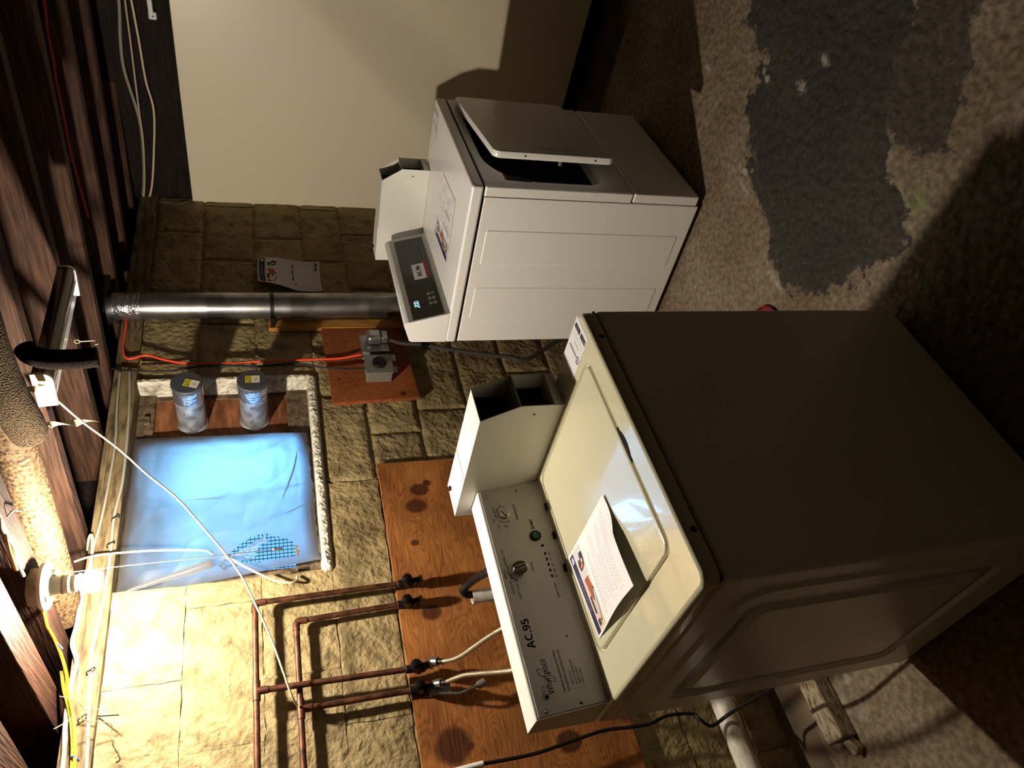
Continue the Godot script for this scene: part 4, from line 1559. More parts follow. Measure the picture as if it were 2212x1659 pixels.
func dryer() -> void:
	var o := thing("tumble_dryer", "white coin tumble dryer with its front door ajar, standing by the right wall", "dryer", Vector3(DX, 0, DZ), DA)
	var W := .692
	var D := .690
	var b := mb()
	# left side: panel with two long pressed rectangles
	b.rbox(Vector3(.004, .443, -D * .5 - .0195), Vector3(.010, .842, D - .041), .003)
	var ls := part("side_panel", b, "enamel", o)
	var sx := Transform3D(Basis(Vector3(0, 0, -1), Vector3.UP, Vector3.LEFT), Vector3(-.001, 0, 0))
	for q in [[.170, .317], [.421, .574]]:
		b = mb()
		emboss(b, func(i: float) -> PackedVector2Array: return rrect(q[0] + i, q[1] - i, .06 + i, .836 - i, .008, 4), [[0.0, -.0005], [.004, .0022]], sx, Vector3.LEFT)
		part("pressed_rectangle", b, "enamel", ls)
	b = mb()
	b.rbox(Vector3(W - .004, .443, -D * .5 - .0195), Vector3(.010, .842, D - .041), .003)
	part("side_panel", b, "enamel", o)
	b = mb()
	b.box(Vector3(W * .5, .443, -D + .004), Vector3(W - .004, .842, .006))
	b.box(Vector3(W * .5, .030, -D * .5 - .01), Vector3(W - .02, .01, D - .03))
	part("back_panel", b, "enamel", o)
	b = mb()
	b.box(Vector3(W * .5, .8695, -D * .5), Vector3(W - .012, .006, D - .012))
	part("shadow_gap", b, "cavity", o)
	b = mb()
	b.rbox(Vector3(W * .5, .893, -D * .5 - .002), Vector3(W + .004, .043, D + .006), .010, Basis(), 3)
	var tp := part("top_panel", b, "enamel", o)
	# front panel with the door opening
	b = mb()
	var fr := Transform3D()
	var outer := rrect(.0, W, .306, .866, .006, 7)
	var hole := PackedVector2Array()
	for c in [[.625, .838, .03, 0.0], [.046, .838, .18, 90.0], [.046, .408, .06, 180.0], [.625, .408, .03, 270.0]]:
		var cx: float = c[0] - c[2] if c[3] == 0.0 or c[3] == 270.0 else c[0] + c[2]
		var cy: float = c[1] - c[2] if c[3] < 180.0 else c[1] + c[2]
		for i in 8:
			var a := deg_to_rad(c[3] + 90.0 * i / 7)
			hole.append(Vector2(cx + cos(a) * c[2], cy + sin(a) * c[2]))
	var shrink := func(pl: PackedVector2Array, k: float) -> PackedVector2Array:
		var r := PackedVector2Array()
		for p in pl:
			r.append(p + (Vector2(.34, .615) - p) * k)
		return r
	b.steps([lay(outer, fr, -.038), lay(outer, fr, -.004), lay(shrink.call(outer, .012), fr, .0), lay(hole, fr, .0), lay(shrink.call(hole, .02), fr, -.012), lay(shrink.call(hole, .02), fr, -.045)], Vector3.BACK, false)
	var fp := part("front_panel", b, "enamel", o)
	b = mb()
	b.rbox(Vector3(W * .5, .166, -.019), Vector3(W, .270, .038), .006)
	part("toe_panel", b, "enamel", o)
	b = mb()
	b.quad(Vector3(.050, .785, .0008), Vector3(.098, .785, .0008), Vector3(.068, .690, .0008), Vector3(.042, .690, .0008), Vector3.BACK, [Vector2(0, 0), Vector2(1, 0), Vector2(1, 1), Vector2(0, 1)])
	part("warning_label", b, "warning_label", fp)
	# drum behind the opening
	b = mb()
	var dr := Transform3D(Basis(Vector3.RIGHT, -PI / 2), Vector3(.345, .56, -.05))
	b.lathe([Vector2(.30, 0), Vector2(.30, .50), Vector2(.28, .52), Vector2(.0001, .52)], dr, 36)
	part("drum", b, "drum", o)
	b = mb()
	b.steps([lay(shrink.call(hole, .02), fr, -.044), lay(shrink.call(hole, .10), fr, -.075)], Vector3.BACK, false)
	part("drum_collar", b, "drum", o)
	# door, hinged on the right, ajar
	var hx := Transform3D(Basis(Vector3.UP, deg_to_rad(7.6)), Vector3(.655, 0, .004))
	b = mb()
	var dl := func(i: float) -> PackedVector2Array: return rrect(-.622 + i, -.004 - i, .398 + i, .848 - i, .026, 6)
	var rings := [lay(dl.call(.003), hx, -.001), lay(dl.call(0.0), hx, .002), lay(dl.call(0.0), hx, .021), lay(dl.call(.0012), hx, .0236), lay(dl.call(.004), hx, .0248)]
	b.loft(rings)
	b.fan(rings[-1], hx.basis.z)
	b.fan(rings[0], -hx.basis.z)
	var door := part("door", b, "enamel", o, "door standing ajar")
	b = mb()
	emboss(b, func(i: float) -> PackedVector2Array: return rrect(-.585 + i, -.525 - i, .545 + i, .69 - i, .02, 5), [[0.0, .0247], [.004, .0262], [.008, .0262], [.022, .0250]], hx, hx.basis.z)
	part("pull_recess", b, "enamel", door)
	for y in [.735, .475]:
		b = mb()
		b.lathe([Vector2(.0035, 0), Vector2(.003, .001), Vector2(.0001, .001)], Transform3D(hx.basis * Basis(Vector3.BACK, PI / 2), hx * Vector3(-.622, y, .011)), 10)
		part("screw", b, "screw_dark", door)
	b = mb()
	b.rbox(hx * Vector3(-.612, .60, -.009), Vector3(.006, .012, .02), .002, hx.basis)
	part("latch_strike", b, "box_grey", door)
	for y in [.758, .450]:
		b = mb()
		b.rbox(Vector3(.6685, y, .006), Vector3(.016, .062, .012), .003)
		part("hinge", b, "dark_iron", o)
	for q in [[.05, -.05], [W - .05, -.05], [.05, -D + .05], [W - .05, -D + .05]]:
		b = mb()
		b.lathe([Vector2(.018, 0), Vector2(.018, .007), Vector2(.008, .009), Vector2(.008, .032)], Transform3D(Basis(), Vector3(q[0], 0, q[1])), 14)
		part("foot", b, "rubber", o)
	# sticker on the top
	b = mb()
	b.quad(Vector3(.594, .9152, -.135), Vector3(.682, .9152, -.135), Vector3(.682, .9152, -.018), Vector3(.594, .9152, -.018), Vector3.UP, [Vector2(0, 0), Vector2(1, 0), Vector2(1, 1), Vector2(0, 1)])
	part("sticker", b, sticker_mat(), tp)
	# console
	var prof := pairs([.545, .914, .548, .922, .5915, 1.074, .598, 1.083, .610, 1.087, .684, 1.060, .690, 1.05, .692, .914])
	var px := Transform3D(Basis(Vector3(0, 0, -1), Vector3.UP, Vector3.RIGHT), Vector3())
	b = mb()
	b.prism(prof, px, .0, .556)
	var con := part("console", b, "enamel", o)
	var up := Vector3(0, .961, -.276).normalized()
	var cf := Transform3D(Basis(Vector3.RIGHT, up, Vector3.RIGHT.cross(up)), Vector3(0, .920, -.5472))
	b = mb()
	b.rbox(cf * Vector3(.271, .079, .0015), Vector3(.552, .156, .004), .0015, cf.basis)
	part("panel_frame", b, "frame_grey", con)
	b = mb()
	b.rbox(cf * Vector3(.267, .076, .0036), Vector3(.532, .124, .0015), .0006, cf.basis, 1)
	var pan := part("control_panel", b, "black_gloss", o, "black gloss control panel with lit display")
	var fx := cf.translated_local(Vector3(0, 0, .0044))
	b = mb()
	b.rbox(fx * Vector3(.294, .0665, .0003), Vector3(.102, .050, .0008), .0003, cf.basis, 1)
	var lab := part("number_label", b, "label_white", pan, "white number label")
	letters("AC.96", fx.translated_local(Vector3(0, 0, .0007)), .259, .331, .0585, .0165, "ink", lab, "Droid Sans", 700)
	b = mb()
	b.rbox(fx * Vector3(.303, .034, .0002), Vector3(.116, .0125, .0006), .0002, cf.basis, 1)
	var rs := part("red_strip", b, "red_label", pan, "red strip below the number")
	b = mb()
	for i in 7:
		b.box(fx * Vector3(.255 + i * .0155, .034, .0006), Vector3(.010, .003, .0003), cf.basis)
	part("caption", b, "ink_grey", rs)
	b = mb()
	for i in 9:
		b.box(fx * Vector3(.372 + i * .0105, .036 + .0004 * i, .0002), Vector3(.0075, .005, .0003), cf.basis)
	part("caption", b, "print_grey", pan)
	b = mb()
	b.box(fx * Vector3(.172, .074, .0001), Vector3(.0006, .084, .0003), cf.basis)
	part("caption", b, "print_grey", pan)
	for i in 3:
		for j in 2:
			b = mb()
			b.rbox(fx * Vector3(.139 - i * .030, .0545 - j * .0170, .0005), Vector3(.0155, .0125, .0014), .0006, cf.basis, 1)
			part("key", b, "green_key" if i == 0 and j == 1 else "grey_key", pan)
	var glow := mat("display_glow", Color(.02, .02, .02), .5)
	glow.emission_enabled = true
	glow.emission = Color(.62, .86, 1.0)
	glow.emission_energy_multiplier = 2.2
	# seven-segment digits 2 0 0
	b = mb()
	var segs := [[0, 1, 6, 4, 3], [0, 1, 2, 3, 4, 5], [0, 1, 2, 3, 4, 5]]
	for d in 3:
		var ox := .072 + d * .0125
		for s in segs[d]:
			var w := .0095
			var h := .016
			var at: Vector2 = [Vector2(w * .5, h), Vector2(w, h * .75), Vector2(w, h * .25), Vector2(w * .5, 0), Vector2(0, h * .25), Vector2(0, h * .75), Vector2(w * .5, h * .5)][s]
			var hor: bool = s in [0, 3, 6]
			b.box(fx * Vector3(ox + at.x, .102 + at.y, .0002), Vector3(.0075 if hor else .0024, .0024 if hor else .0066, .0004), cf.basis)
	b.box(fx * Vector3(.068, .1005, .0002), Vector3(.003, .003, .0004), cf.basis)
	part("display_digits", b, glow, pan)
	coin_box(o, .612, .712, .9155, 1.031, 1.112, -.277, -.333, -.728)


func ceiling_things() -> void:
	# iron drain and foam sleeve between the joists
	var b := mb()
	b.tube(smooth([Vector3(.07, 2.150, -.02), Vector3(.135, 2.152, .25), Vector3(.19, 2.154, .5), Vector3(.262, 2.158, .8), Vector3(.36, 2.165, 1.25)], 5), .047, 22)
	solo("drain_pipe", "rusty tan iron drain pipe running between the joists to the wall", "pipe", b, "iron_pipe")
	b = mb()
	b.tube(smooth([Vector3(.149, 2.088, .690), Vector3(.147, 2.088, .705), Vector3(.134, 2.088, .785), Vector3(.126, 2.090, .855), Vector3(.130, 2.092, .94), Vector3(.15, 2.095, 1.2)], 4), [.022, .031, .035, .037, .038, .038, .039, .038, .038, .039, .038, .038, .038, .039, .038, .038, .038, .038, .038, .038, .038], 22)
	solo("foam_sleeve", "brown crumbly foam pipe sleeve beside the drain pipe, open end toward window", "pipe insulation", b, "foam_brown")
	b = mb()
	b.tube(smooth([Vector3(.280, 2.088, .828), Vector3(.264, 2.075, .823), Vector3(.252, 2.04, .82), Vector3(.250, 1.985, .82), Vector3(.255, 1.945, .82)], 6), .0225, 18)
	solo("foam_offcut", "black foam insulation offcut hanging down in front of the light fixture", "pipe insulation", b, "foam_black")
	for q in [[[Vector3(.285, 2.110, .555), Vector3(.332, 2.112, .50), Vector3(.375, 2.100, .45), Vector3(.420, 2.079, .40), Vector3(.457, 2.054, .36)], .011, "twisted tan tape strip dangling from the end of the foam sleeve"], [[Vector3(.185, 2.126, .80), Vector3(.193, 2.108, .79), Vector3(.202, 2.093, .78), Vector3(.215, 2.07, .765), Vector3(.246, 2.066, .745)], .008, "twisted tan tape strip tied from the drain pipe to the light fixture"]]:
		b = mb()
		var pts := smooth(q[0], 6)
		var e0 := []
		var e1 := []
		for i in pts.size():
			var a := i * .28
			var w: Vector3 = Vector3(.3 * sin(a), cos(a), .7 * sin(a)).normalized() * q[1]
			e0.append(pts[i] - w)
			e1.append(pts[i] + w)
		b.loft([PackedVector3Array(e0), PackedVector3Array(e1)], false)
		solo("tape_strip", q[2], "tape", b, "tape", "tape strips at the pipes")
	# unlit light fixture under the joists
	var fa := Vector3(.25, 0, .725)
	var dir := Vector3(.43, .022, -.060).normalized()
	var side := dir.cross(Vector3.UP).normalized()   # towards the camera side (+z)
	var fxf := Transform3D(Basis(side, side.cross(dir) * -1.0 if side.cross(dir).y < 0 else side.cross(dir), dir), Vector3(.25, 2.066, .725))
	var fo := thing("light_fixture", "unlit slim light fixture with smoky lens and white strip under the joists", "light fixture", Vector3(.25, 2.03, .725))
	var L := .46
	b = mb()
	b.prism(pairs([.006, -.0185, -.047, -.010, -.048, .022, .006, .022]), fxf, .004, L)
	part("white_strip", b, "white_gloss", fo)
	b = mb()
	var lens := PackedVector2Array([Vector2(.006, -.018), Vector2(.020, -.018)])
	for i in 9:
		var a := -PI / 2 + PI / 2 * i / 8.0
		lens.append(Vector2(.026 + cos(a) * .018, .0 + sin(a) * .018))
	lens.append(Vector2(.044, .020))
	lens.append(Vector2(.006, .020))
	var r0 := lay(lens, fxf, .004)
	b.steps([r0, lay(lens, fxf, L)], fxf.basis.z)
	part("lens", b, "lens_smoke", fo)
	b = mb()
	var endp := PackedVector2Array([Vector2(-.047, -.018), Vector2(.020, -.020)])
	for i in 7:
		var a := -PI / 2 + PI / 2 * i / 6.0
		endp.append(Vector2(.026 + cos(a) * .020, .0 + sin(a) * .020))
	endp.append(Vector2(.046, .022))
	endp.append(Vector2(-.049, .022))
	b.prism(endp, fxf, -.003, .005)
	part("end_cap", b, "cream_plastic", fo)
	b = mb()
	b.prism(endp, fxf, L - .004, L + .004)
	part("end_cap", b, "white_gloss", fo)
	b = cable([Vector3(.255, 2.054, .685), Vector3(.258, 2.019, .60), Vector3(.248, 1.956, .50), Vector3(.220, 1.898, .42), Vector3(.187, 1.834, .35), Vector3(.145, 1.781, .28), Vector3(.073, 1.710, .20), Vector3(.017, 1.673, .17), Vector3(-.056, 1.640, .14), Vector3(-.145, 1.605, .12), Vector3(-.230, 1.578, .10), Vector3(-.288, 1.559, .075), Vector3(-.303, 1.546, .045)], .0029, 8, 8)
	solo("lamp_cord", "cream lamp cord sagging from the light fixture to the copper pipe", "cord", b, "white_cord")
	# eye and hook
	var ho := thing("gate_hook", "small iron hook and eye on the joist beside the light fixture", "hook", Vector3(.684, 2.05, .45))
	b = mb()
	var lp := []
	for i in 13:
		var a := TAU * i / 12.0
		lp.append(Vector3(.685, 2.108 + sin(a) * .007, .45 + cos(a) * .007))
	b.tube(lp, .0018, 6, false)
	b.tube([Vector3(.69, 2.115, .45), Vector3(.705, 2.135, .45)], .0018, 6)
	part("eye", b, "wire_metal", ho)
	b = cable([Vector3(.685, 2.103, .45), Vector3(.686, 2.085, .45), Vector3(.688, 2.064, .45), Vector3(.684, 2.056, .45), Vector3(.674, 2.053, .45), Vector3(.671, 2.060, .45)], .0018, 4, 6)
	part("hook", b, "wire_metal", ho)
	# cables
	var cl := [
		["yellow_cable", "yellow electrical cable running from the lampholder along the sill to the left", .0042, "yellow_cable", [Vector3(-.045, 2.126, .27), Vector3(-.069, 2.125, .22), Vector3(-.073, 2.124, .19), Vector3(-.080, 2.120, .15), Vector3(-.104, 2.110, .12), Vector3(-.143, 2.100, .08), Vector3(-.175, 2.097, .06), Vector3(-.221, 2.084, .05), Vector3(-.269, 2.073, .05), Vector3(-.363, 2.061, .05), Vector3(-.6, 2.05, .05)]],
		["yellow_cable", "second yellow cable tied beside the first along the sill board", .0042, "yellow_cable", [Vector3(-.131, 2.113, .08), Vector3(-.173, 2.106, .06), Vector3(-.216, 2.093, .04), Vector3(-.265, 2.081, .04), Vector3(-.358, 2.069, .04), Vector3(-.6, 2.06, .04)]],
		["grey_cable", "thick grey cable along the upper edge of the sill board at left", .0060, "grey_cable", [Vector3(.11, 2.103, .032), Vector3(.015, 2.106, .03), Vector3(-.038, 2.110, .03), Vector3(-.090, 2.093, .03), Vector3(-.147, 2.098, .03), Vector3(-.195, 2.100, .03), Vector3(-.258, 2.098, .03), Vector3(-.352, 2.091, .03), Vector3(-.6, 2.09, .03)]],
		["grey_cable", "grey cable stapled along the lower edge of the sill board above the window", .0045, "grey_cable", [Vector3(.99, 2.06, .018), Vector3(.805, 2.046, .018), Vector3(.632, 2.040, .018), Vector3(.486, 2.039, .018), Vector3(.357, 2.050, .018), Vector3(.197, 2.047, .018), Vector3(.019, 2.055, .018), Vector3(-.074, 2.063, .018), Vector3(-.150, 2.058, .018), Vector3(-.217, 2.053, .018), Vector3(-.358, 2.042, .018), Vector3(-.6, 2.04, .018)]],
		["grey_cable", "grey cable stapled along the middle of the sill board above the window", .0042, "grey_cable", [Vector3(.96, 2.088, .024), Vector3(.808, 2.083, .024), Vector3(.654, 2.073, .024), Vector3(.490, 2.076, .024), Vector3(.361, 2.082, .024), Vector3(.261, 2.093, .024), Vector3(.215, 2.096, .026), Vector3(.11, 2.10, .03)]],
		["white_cable", "short white cable bending out of the joist gap onto the sill board", .0045, "old_white_cord", [Vector3(.275, 2.118, -.02), Vector3(.292, 2.112, .01), Vector3(.295, 2.104, .03), Vector3(.283, 2.098, .032), Vector3(.218, 2.092, .032), Vector3(.12, 2.088, .03)]],
		["bell_wire", "tan wire hanging from the ceiling in front of the film, ending at its tear", .0030, "white_cord", [Vector3(.195, 2.13, .055), Vector3(.205, 2.10, .055), Vector3(.213, 2.053, .05), Vector3(.216, 1.938, .04), Vector3(.219, 1.807, .01), Vector3(.220, 1.772, -.02), Vector3(.222, 1.75, -.08)]],
		["bell_wire", "tan wire end curling out of the tear onto the block wall", .0034, "white_cord", [Vector3(.215, 1.745, -.07), Vector3(.193, 1.724, -.01), Vector3(.146, 1.683, .02), Vector3(.108, 1.638, .03), Vector3(.078, 1.593, .032), Vector3(.065, 1.551, .03), Vector3(.075, 1.530, .02), Vector3(.097, 1.526, .004)]],
		["orange_cable", "orange cable running down the wall from the sill to the outlet box", .0040, "orange_cord", [Vector3(1.575, 2.196, -.08), Vector3(1.446, 2.145, -.04), Vector3(1.354, 2.121, .005), Vector3(1.241, 2.092, .02), Vector3(1.10, 2.091, .022), Vector3(1.03, 2.07, .024), Vector3(1.046, 2.009, .022), Vector3(1.023, 1.949, .02), Vector3(1.002, 1.869, .02), Vector3(.996, 1.707, .02), Vector3(1.002, 1.62, .02), Vector3(1.0, 1.401, .026), Vector3(1.0, 1.312, .03), Vector3(1.002, 1.24, .045)]],
		["black_cable", "black cable running down the wall beside the orange one to lower outlet", .0042, "rubber", [Vector3(.98, 2.114, .026), Vector3(.967, 2.06, .026), Vector3(.962, 1.945, .022), Vector3(.976, 1.868, .022), Vector3(.984, 1.809, .022), Vector3(.979, 1.707, .022), Vector3(.975, 1.617, .022), Vector3(.982, 1.49, .024), Vector3(.946, 1.361, .03), Vector3(.925, 1.229, .045)]],
		["red_cable", "dim red cable clipped along the joist at the far right of the ceiling", .0060, "red_cord", [Vector3(1.535, 2.18, 1.25), Vector3(1.511, 2.181, 1.063), Vector3(1.499, 2.188, .982), Vector3(1.486, 2.189, .891), Vector3(1.477, 2.192, .827), Vector3(1.461, 2.192, .716), Vector3(1.444, 2.193, .598), Vector3(1.423, 2.185, .456), Vector3(1.412, 2.179, .36)]],
		["grey_cable", "grey cable swooping along the dark wall above the white board, upper one", .0065, "grey_cable", [Vector3(2.07, 2.05, 1.1), Vector3(2.07, 2.063, .866), Vector3(2.07, 2.081, .713), Vector3(2.07, 2.085, .589), Vector3(2.07, 2.06, .381), Vector3(2.07, 2.071, .182), Vector3(2.07, 2.094, .03), Vector3(2.02, 2.12, -.06), Vector3(1.98, 2.15, -.16)]],
		["white_cable", "thin pale cable running straight along the dark wall above the white board", .0040, "old_white_cord", [Vector3(2.062, 2.03, 1.1), Vector3(2.062, 2.041, .869), Vector3(2.062, 2.045, .726), Vector3(2.062, 2.054, .454), Vector3(2.062, 2.06, .268), Vector3(2.062, 2.09, .03), Vector3(2.0, 2.12, -.06)]],
		["tan_cable", "lowest tan cable looping along the dark wall above the white board", .0045, "white_cord", [Vector3(2.075, 2.03, 1.1), Vector3(2.075, 2.022, .871), Vector3(2.075, 2.017, .721), Vector3(2.075, 2.014, .557), Vector3(2.075, 2.001, .428), Vector3(2.075, 2.024, .242), Vector3(2.075, 2.058, .05), Vector3(2.05, 2.098, -.04), Vector3(2.02, 2.157, -.12)]],
		["washer_cord", "black power cord hanging from the white connector to the washer's back", .0052, "rubber", [Vector3(-.541, 1.09, .06), Vector3(-.543, .943, .06), Vector3(-.532, .837, .06), Vector3(-.521, .725, .06), Vector3(-.529, .647, .07), Vector3(-.533, .589, .08), Vector3(-.524, .532, .09), Vector3(-.534, .463, .10), Vector3(-.556, .449, .11), Vector3(-.575, .433, .11), Vector3(-.578, .412, .11), Vector3(-.567, .378, .13), Vector3(-.567, .369, .18), Vector3(-.572, .357, .28), Vector3(-.58, .367, .40), Vector3(-.562, .40, .52), Vector3(-.55, .42, .600)]],
		["white_connector", "white extension lead end hanging at the left edge of the plywood", .0085, "label_white", [Vector3(-.546, 1.25, .06), Vector3(-.545, 1.172, .06), Vector3(-.541, 1.085, .06)]],
		["tie_wire", "stiff tie wire poking out over the sill, upper one", .0013, "wire_metal", [Vector3(-.204, 2.103, .10), Vector3(-.207, 2.08, .08), Vector3(-.216, 2.064, .07), Vector3(-.227, 2.052, .055), Vector3(-.240, 2.0, .06), Vector3(-.244, 1.989, .06)]],
		["tie_wire", "bent tie wire hanging over the sill onto the block wall, lower one", .0013, "wire_metal", [Vector3(-.289, 2.10, .12), Vector3(-.272, 2.085, .10), Vector3(-.253, 2.066, .08), Vector3(-.259, 2.044, .06), Vector3(-.265, 2.002, .04), Vector3(-.274, 1.992, .03), Vector3(-.289, 1.994, .02), Vector3(-.330, 1.975, .012), Vector3(-.342, 1.983, .006)]],
		["nail", "long bare nail sticking out of the block wall below the sill", .0016, "dark_iron", [Vector3(-.230, 2.033, .0), Vector3(-.254, 1.977, .05)]],
		["old_cable", "white cable stub on the leftmost joists beside the lamp", .0042, "white_cord", [Vector3(-.035, 2.122, .66), Vector3(-.047, 2.122, .634), Vector3(-.043, 2.122, .567), Vector3(-.056, 2.122, .521), Vector3(-.061, 2.122, .45)]],
		["yellow_cable", "short yellow cable along the joist above the lamp", .0042, "yellow_cable", [Vector3(-.03, 2.126, .72), Vector3(-.038, 2.122, .657), Vector3(-.039, 2.122, .622), Vector3(-.058, 2.122, .576), Vector3(-.074, 2.122, .5)]],
		["screw_hook", "small open wire hook screwed into the bright joist by the drain pipe", .0018, "wire_metal", [Vector3(.0, 2.135, .585), Vector3(.012, 2.12, .601), Vector3(.035, 2.12, .565), Vector3(.05, 2.12, .552), Vector3(.064, 2.12, .53), Vector3(.05, 2.12, .545)]],
	]
	for q in cl:
		b = cable(q[4], q[2], 6, 8)
		solo(q[0], q[1], {"nail": "nail", "screw_hook": "hook", "tie_wire": "wire", "washer_cord": "power cord", "white_connector": "power cord"}.get(q[0], "cable"), b, q[3])
	# cable staples on the sill board
	for q in [[.352, 2.046, "staple over the grey cable above the window's left half"], [.262, 2.050, "lone staple on the sill board left of the window's middle"], [-.115, 2.060, "staple over the lower grey cable left of the window"], [-.235, 2.065, "staple beside the tie wires on the sill board"]]:
		b = cable([Vector3(q[0] - .007, q[1] + .008, .012), Vector3(q[0] - .006, q[1] + .008, .026), Vector3(q[0] + .005, q[1] - .008, .026), Vector3(q[0] + .006, q[1] - .008, .012)], .0016, 3, 5)
		solo("cable_staple", q[2], "staple", b, "dark_iron", "cable staples")
	for q in [[Vector3(-.090, 2.114, .135), "blue cable tie on the yellow cable near the lamp"], [Vector3(-.34, 2.063, .047), "blue cable tie round both yellow cables at far left"], [Vector3(1.480, 2.190, .861), "blue cable tie on the red cable"]]:
		b = mb()
		b.tube([q[0] + Vector3(-.006, -.009, -.004), q[0] + Vector3(.003, .0, .006), q[0] + Vector3(.006, .010, -.003)], .0028, 6)
		solo("cable_tie", q[1], "cable tie", b, "blue_tie", "blue cable ties")
	# white clip strap on the dark wall
	var cs := thing("conduit_strap", "white metal strap screwed to the dark wall above the white board", "strap", Vector3(2.08, 1.95, .84))
	b = mb()
	b.rbox(Vector3(2.083, 1.961, .98), Vector3(.022, .018, .34), .005)
	b.rbox(Vector3(2.083, 1.957, .815), Vector3(.018, .030, .03), .006)
	part("strap", b, "label_white", cs)
	b = mb()
	b.lathe([Vector2(.004, 0), Vector2(.003, .002), Vector2(.0001, .002)], Transform3D(Basis(Vector3.BACK, PI / 2), Vector3(2.074, 1.956, .815)), 10)
	part("screw", b, "screw_dark", cs)


func lamp() -> void:
	# pull-chain lampholder with a spiral bulb: the room's lamp
	var c := Vector3(.046, .0205, .20)
	var o := thing("ceiling_lamp", "white porcelain pull chain lampholder with a glowing spiral bulb under a joist", "lamp", Vector3(c.x, 2.02, c.z))
	var ax := Transform3D(Basis(), c)
	var b := mb()
	b.lathe([Vector2(.040, 2.134), Vector2(.061, 2.133), Vector2(.062, 2.127), Vector2(.059, 2.121), Vector2(.045, 2.118), Vector2(.026, 2.114), Vector2(.023, 2.105), Vector2(.0225, 2.088), Vector2(.024, 2.078), Vector2(.024, 2.069), Vector2(.018, 2.068)], ax, 36, true)
	var hold := part("lampholder", b, "porcelain", o)
	b = mb()
	b.lathe([Vector2(.0242, 2.090), Vector2(.0242, 2.086)], ax, 30)
	part("rim_band", b, "box_grey", hold)
	b = mb()
	b.rbox(c + Vector3(-.036, 2.119, .012), Vector3(.022, .010, .020), .003, Basis(Vector3.UP, .4))
	part("outlet", b, "porcelain", hold)
	b = mb()
	b.lathe([Vector2(.010, 2.125), Vector2(.010, 2.107), Vector2(.006, 2.104), Vector2(.0001, 2.104)], ax.translated(Vector3(.034, 0, .004)), 16)
	part("switch_boss", b, "porcelain", hold)
	b = mb()
	b.lathe([Vector2(.017, 2.075), Vector2(.020, 2.072), Vector2(.0215, 2.058), Vector2(.016, 2.054), Vector2(.009, 2.050), Vector2(.009, 2.046)], ax, 24)
	part("bulb_base", b, "porcelain", o)
	b = mb()
	var sp := []
	for i in 97:
		var t := i / 96.0
		var a := t * TAU * 3.2
		var r := .0185 + .006 * sin(PI * t)
		sp.append(c + Vector3(cos(a) * r, 2.050 - .050 * t, sin(a) * r))
	b.tube(sp, .0062, 10)
	var glow := mat("bulb_glow", Color(1, .95, .85), .4)
	glow.emission_enabled = true
	glow.emission = Color(1.0, .90, .70)
	glow.emission_energy_multiplier = 12.0
	part("bulb_tube", b, glow, o)
	var l := OmniLight3D.new()
	l.name = "bulb"
	l.position = Vector3(c.x, 2.047, c.z)
	l.light_color = BULB_COLOR
	l.light_energy = BULB
	l.light_size = .022
	l.omni_range = 12.0
	l.omni_attenuation = 2.0
	l.shadow_enabled = true
	add_child(l)
	b = mb()
	b.lathe([Vector2(.050, 2.134), Vector2(.050, 2.160)], ax, 8)
	part("junction_box", b, "box_grey", o)
	b = cable([Vector3(.080, 2.124, .203), Vector3(.080, 2.08, .20), Vector3(.082, 1.983, .20), Vector3(.083, 1.751, .20), Vector3(.085, 1.592, .20)], .0011, 4, 5)
	b.lathe([Vector2(.0028, 1.567), Vector2(.0034, 1.570), Vector2(.0034, 1.590), Vector2(.002, 1.594)], Transform3D(Basis(), Vector3(.085, 0, .20)), 10)
	solo("pull_string", "thin pull string with a small end bead hanging from the ceiling lamp", "pull string", b, "old_white_cord")


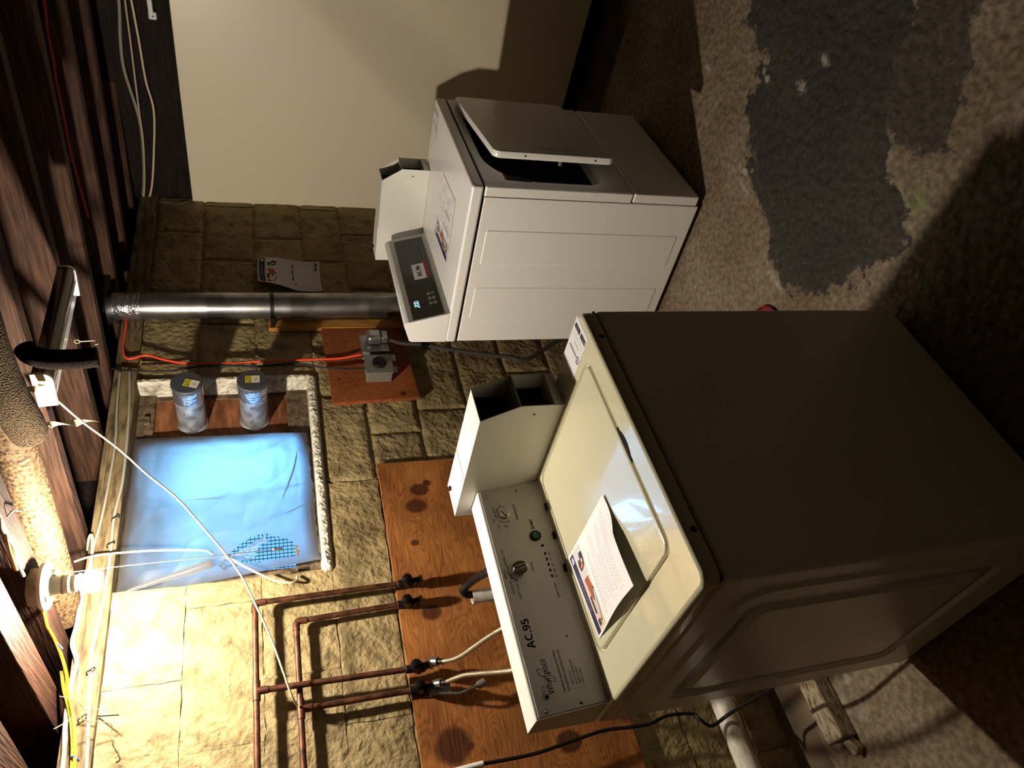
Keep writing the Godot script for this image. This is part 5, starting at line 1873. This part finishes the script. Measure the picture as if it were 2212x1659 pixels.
func floor_lumber() -> void:
	var b := mb()
	b.rbox(Vector3(-.22, .0275, .107), Vector3(.94, .055, .082), .006)
	solo("lumber_strip", "weathered pale strip of lumber on the floor behind the washer", "lumber", b, "weathered_lumber")
	b = mb()
	b.rbox(Vector3(-.71, .016, .128), Vector3(.06, .032, .03), .008, Basis(Vector3.UP, .5))
	solo("mortar_chunk", "small broken mortar chunk at the end of the lumber strip", "rubble", b, "weathered_lumber")


func small_things() -> void:
	# flyer on the washer lid, its front edge lifted
	var xf := wxf()
	var b := mb()
	b.grid(18, 24, func(u: float, v: float) -> Vector3:
		var bl := Vector3(.123, .9172, -.468)
		var br := Vector3(.338, .9172, -.487)
		var fl := Vector3(.104, .9385, -.193)
		var frr := Vector3(.325, .921, -.207)
		var p := bl.lerp(br, u).lerp(fl.lerp(frr, u), v)
		var k := 1.0 - u
		p.y += .016 * sin(PI * clampf(v, 0, 1)) * v * k * .8 - .010 * v * v * k * 0.0
		p.y += .006 * sin(u * PI) * v * v - .012 * sin(PI * clampf((u - .55) / .45, 0, 1)) * v * v * .6
		p.y = maxf(p.y, .9168)
		return xf * p)
	solo("flyer", "printed paper flyer with navy banner lying curled on the washer lid", "paper", b, "flyer_print")
	# clear sleeve with a flyer on the dryer
	var df := Transform3D(Basis(Vector3.UP, DA), Vector3(DX, 0, DZ))
	b = mb()
	var nz := noise(4.0, 3, 44)
	b.grid(20, 26, func(u: float, v: float) -> Vector3:
		var p := Vector3(.157, 0, -.430).lerp(Vector3(.400, 0, -.440), u).lerp(Vector3(.168, 0, -.158).lerp(Vector3(.405, 0, -.172), u), v)
		p.y = .9160 + .004 * absf(nz.get_noise_2d(u * 1.5, v * 1.5)) * minf(1.0, minf(minf(u, 1 - u), minf(v, 1 - v)) * 12.0)
		return df * p)
	solo("sleeved_flyer", "crumpled flyer in a clear plastic sleeve on the dryer top", "paper", b, "sleeve_print")
	# something red and rounded mostly hidden behind the washer
	b = mb()
	b.lathe([Vector2(.066, 0), Vector2(.073, .003), Vector2(.075, .012), Vector2(.071, .014), Vector2(.068, .006), Vector2(.0001, .005)], Transform3D(Basis(), Vector3(.436, 0, .705)), 28)
	solo("red_dish", "low dark red rim just showing past the washer's right edge", "dish", b, "red_thing")
